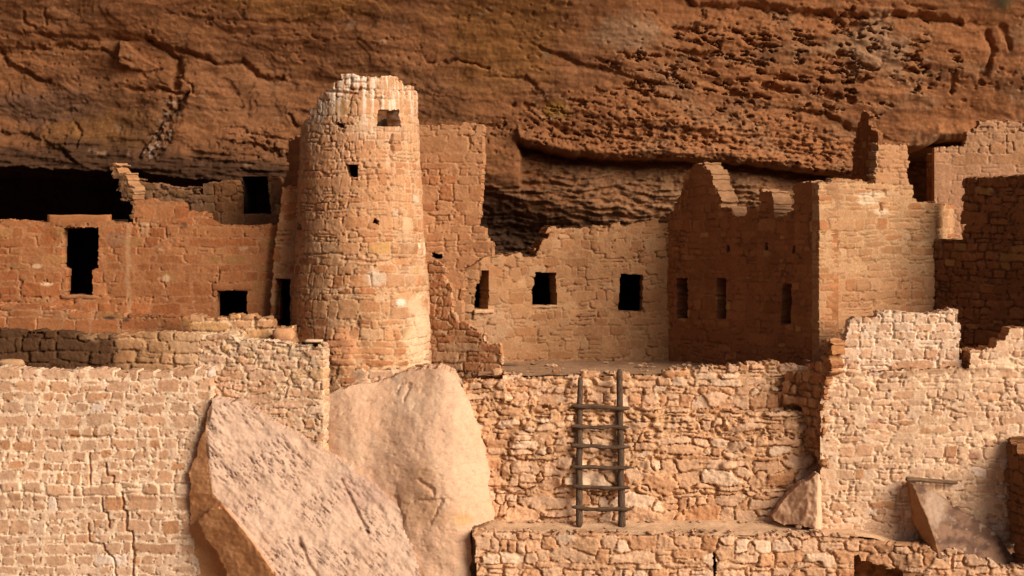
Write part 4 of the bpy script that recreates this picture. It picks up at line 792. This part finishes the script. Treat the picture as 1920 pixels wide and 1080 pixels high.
# ------------------------------------------------------------------ ladder
def tube(name, pts, rad, mat, parent, seed, nr=14, seg=46, cap=True, wob=0.012, knot=0.1):
    pts = np.array(pts, float); t = np.linspace(0, 1, len(pts)); s = np.linspace(0, 1, seg)
    P = np.stack([np.interp(s, t, pts[:, k]) for k in range(3)], 1); ln = np.linalg.norm(pts[-1] - pts[0])
    ax = (pts[-1] - pts[0]) / ln; a = np.cross(ax, (0.3, 1, 0.2)); a /= np.linalg.norm(a); b = np.cross(ax, a)
    P += a * (wob * fbm(s * ln * 1.6, s * 0 + seed, 3, seed))[:, None] + b * (wob * fbm(s * ln * 1.6, s * 0 + seed + 9, 3, seed + 1))[:, None]
    r = np.interp(s, np.linspace(0, 1, len(rad)), rad) * (1 + knot * fbm(s * ln * 4, s * 0, 3, seed + 2))
    e = min(0.5, 0.7 * r[0] / ln); r = r * np.sqrt(np.clip(1 - (1 - np.clip(np.minimum(s, 1 - s) / e, 0, 1)) ** 2 * 0.75, 0, 1))
    th = np.linspace(0, 2 * np.pi, nr, endpoint=False)
    V = P[:, None] + r[:, None, None] * (np.cos(th)[None, :, None] * a + np.sin(th)[None, :, None] * b) * (1 + 0.06 * np.sin(3 * th + seed))[None, :, None]
    idx = np.arange(seg * nr).reshape(seg, nr); nx = np.roll(idx, -1, 1)
    F = np.stack([idx[:-1], idx[1:], nx[1:], nx[:-1]], -1).reshape(-1, 4); V = V.reshape(-1, 3)
    V = np.concatenate([V, [P[0], P[-1]]]); c0, c1 = seg * nr, seg * nr + 1
    caps = [(c0, idx[0, k], nx[0, k], nx[0, k]) for k in range(0)]
    F3 = [(c0, idx[0, k], idx[0, (k + 1) % nr], idx[0, (k + 2) % nr]) for k in range(0, nr, 2)] + [(c1, idx[-1, (k + 2) % nr], idx[-1, (k + 1) % nr], idx[-1, k]) for k in range(0, nr, 2)]
    return link(name, mesh(name, V, np.concatenate([F, np.array(F3)])), mat, parent)
lad = thing("wooden_ladder", "weathered dark pole ladder with six rungs standing on the ledge", "ladder", tuple(px2w(1126, 990, -0.62)))
YL = lambda py: -0.60 + (990 - py) / 300.0 * 0.42
tube("rail", [px2w(1086, 989, YL(989)), px2w(1086, 850, YL(850)), px2w(1088, 708, YL(708))], [.066, .060, .051], M_WOODV, lad, 501)
tube("rail", [px2w(1166, 992, YL(992)), px2w(1164, 850, YL(850)), px2w(1161, 692, YL(692))], [.070, .062, .057], M_WOODV, lad, 502)
for k, (x0, y0, x1, y1) in enumerate([(1071, 761, 1181, 764), (1070, 799, 1180, 801), (1070, 836, 1182, 838), (1071, 875, 1183, 877), (1073, 912, 1182, 915), (1072, 951, 1186, 955)]):
    tube("rung", [px2w(x0, y0, YL(y0) - .075), px2w((x0 + x1) / 2, (y0 + y1) / 2 + 1.5, YL(y0) - .07), px2w(x1, y1, YL(y1) - .075)], [.026, .044, .034, .043, .032, .042, .024], M_WOODH, lad, 510 + k, wob=.032, knot=.4)
bm_ = tube("wooden_beam", [px2w(1698, 898, -1.02), px2w(1745, 902, -0.98), px2w(1796, 905, -0.93)], [.045, .04, .036], M_BEAM, None, 530)
tag(bm_, "short weathered beam stuck in the lower right wall above the dark boulder", "beam")

# ------------------------------------------------------------------ juniper close to the camera: only the tip of one bough hangs into the top right corner
jt = thing("juniper_tree", "out-of-focus dark green juniper bough in the top right corner", "tree", (2.5, -36.3, 1.2))
tube("trunk", [(2.5, -36.3, 0.9), (2.42, -36.28, 2.4), (2.55, -36.3, 3.9), (2.5, -36.2, 5.4)], [.16, .13, .09, .03], M_BARK, jt, 601, wob=.05)
bough = [(2.46, -36.28, 3.0), (1.9, -36.15, 3.62), (1.30, -36.05, 3.60), (0.885, -36.0, 3.39)]
tube("bough", bough, [.05, .035, .022, .006], M_BARK, jt, 602, wob=.03)
def foliage():
    rs = np.random.RandomState(77); Q = []
    B = np.array(bough)
    centres = []
    for k in range(46):
        t = rs.rand() * 0.97 + 0.03; p = np.array([np.interp(t, [0, .34, .67, 1], B[:, c]) for c in range(3)]); spread = 0.20 * (1 - t) + 0.028
        centres.append((p + rs.randn(3) * spread * np.array((.7, .7, .5)) + np.array((.02, 0, .02)), 0.05 + 0.05 * (1 - t)))
    for k in range(140):
        z = 2.2 + rs.rand() * 3.6; rr = 0.75 * (1 - abs((z - 3.6) / 2.6)) + .15; a = rs.rand() * 6.283; r = rr * math.sqrt(rs.rand())
        centres.append((np.array((2.62 + r * math.cos(a) * .8, -36.3 + r * math.sin(a), z)), 0.11))
    for c, sp in centres:
        for m in range(46):
            p = c + rs.randn(3) * sp * .55; d = rs.randn(3); d /= np.linalg.norm(d); e = np.cross(d, rs.randn(3)); e /= np.linalg.norm(e)
            l = .016 + .014 * rs.rand(); w_ = .005; Q.append([p - e * w_, p + e * w_, p + d * l + e * w_ * .4, p + d * l - e * w_ * .4])
    V = np.array(Q).reshape(-1, 3); F = np.arange(len(V)).reshape(-1, 4)
    link("foliage", mesh("foliage", V, F, smooth=np.zeros(len(F), bool)), M_LEAF, jt)
foliage()

# ------------------------------------------------------------------ grit and pebbles lying on the ledges
def gravel():
    rs = np.random.RandomState(5); V = []; F = []; Cc = []
    oct_ = np.array([(1, 0, 0), (0, 1, 0), (-1, 0, 0), (0, -1, 0), (0, 0, 1), (0, 0, -1), (.7, .7, .55), (-.7, .7, .5), (-.7, -.7, .55), (.7, -.7, .5)], float)
    of = [(0, 6, 4), (6, 1, 4), (1, 7, 4), (7, 2, 4), (2, 8, 4), (8, 3, 4), (3, 9, 4), (9, 0, 4), (6, 0, 5), (1, 6, 5), (7, 1, 5), (2, 7, 5), (8, 2, 5), (3, 8, 5), (9, 3, 5), (0, 9, 5)]
    for k in range(420):
        if k < 260: px_, Y = rs.uniform(895, 1540), -1.15 + 0.8 * rs.rand() ** 2 * (1 if rs.rand() < .4 else -0.02) + (0.75 if rs.rand() < .55 else 0); z = -2.80 + .08 * max(0, min(1, (Y + .7) / .45))
        else: px_, Y, z = rs.uniform(915, 1500), rs.uniform(.3, 3.2), -.05
        r = 0.012 + 0.05 * rs.rand() ** 4; X = px2w(px_, 400, Y)[0]; q = oct_ * np.array((1 + .6 * rs.rand(), 1 + .3 * rs.rand(), .6 + .3 * rs.rand())) * r * (1 + .25 * rs.randn(len(oct_), 1).clip(-1, 1))
        a = rs.rand() * 6.28; q = np.stack([q[:, 0] * math.cos(a) - q[:, 1] * math.sin(a), q[:, 0] * math.sin(a) + q[:, 1] * math.cos(a), q[:, 2]], 1)
        b0 = len(V); V.extend(q + np.array((X, min(Y, 3.4), z + r * .3))); F.extend([tuple(b0 + i for i in f) for f in of]); Cc.extend([np.array((.42, .26, .155)) * rs.uniform(.6, 1.25)] * len(oct_))
    o = link("gravel", mesh("gravel", np.array(V), np.array(F), np.array(Cc), np.zeros(len(F), bool)), M_STONE)
    tag(o, "loose grit and pebbles on the ladder ledge and courtyard floor", "gravel", kind="stuff")
gravel()
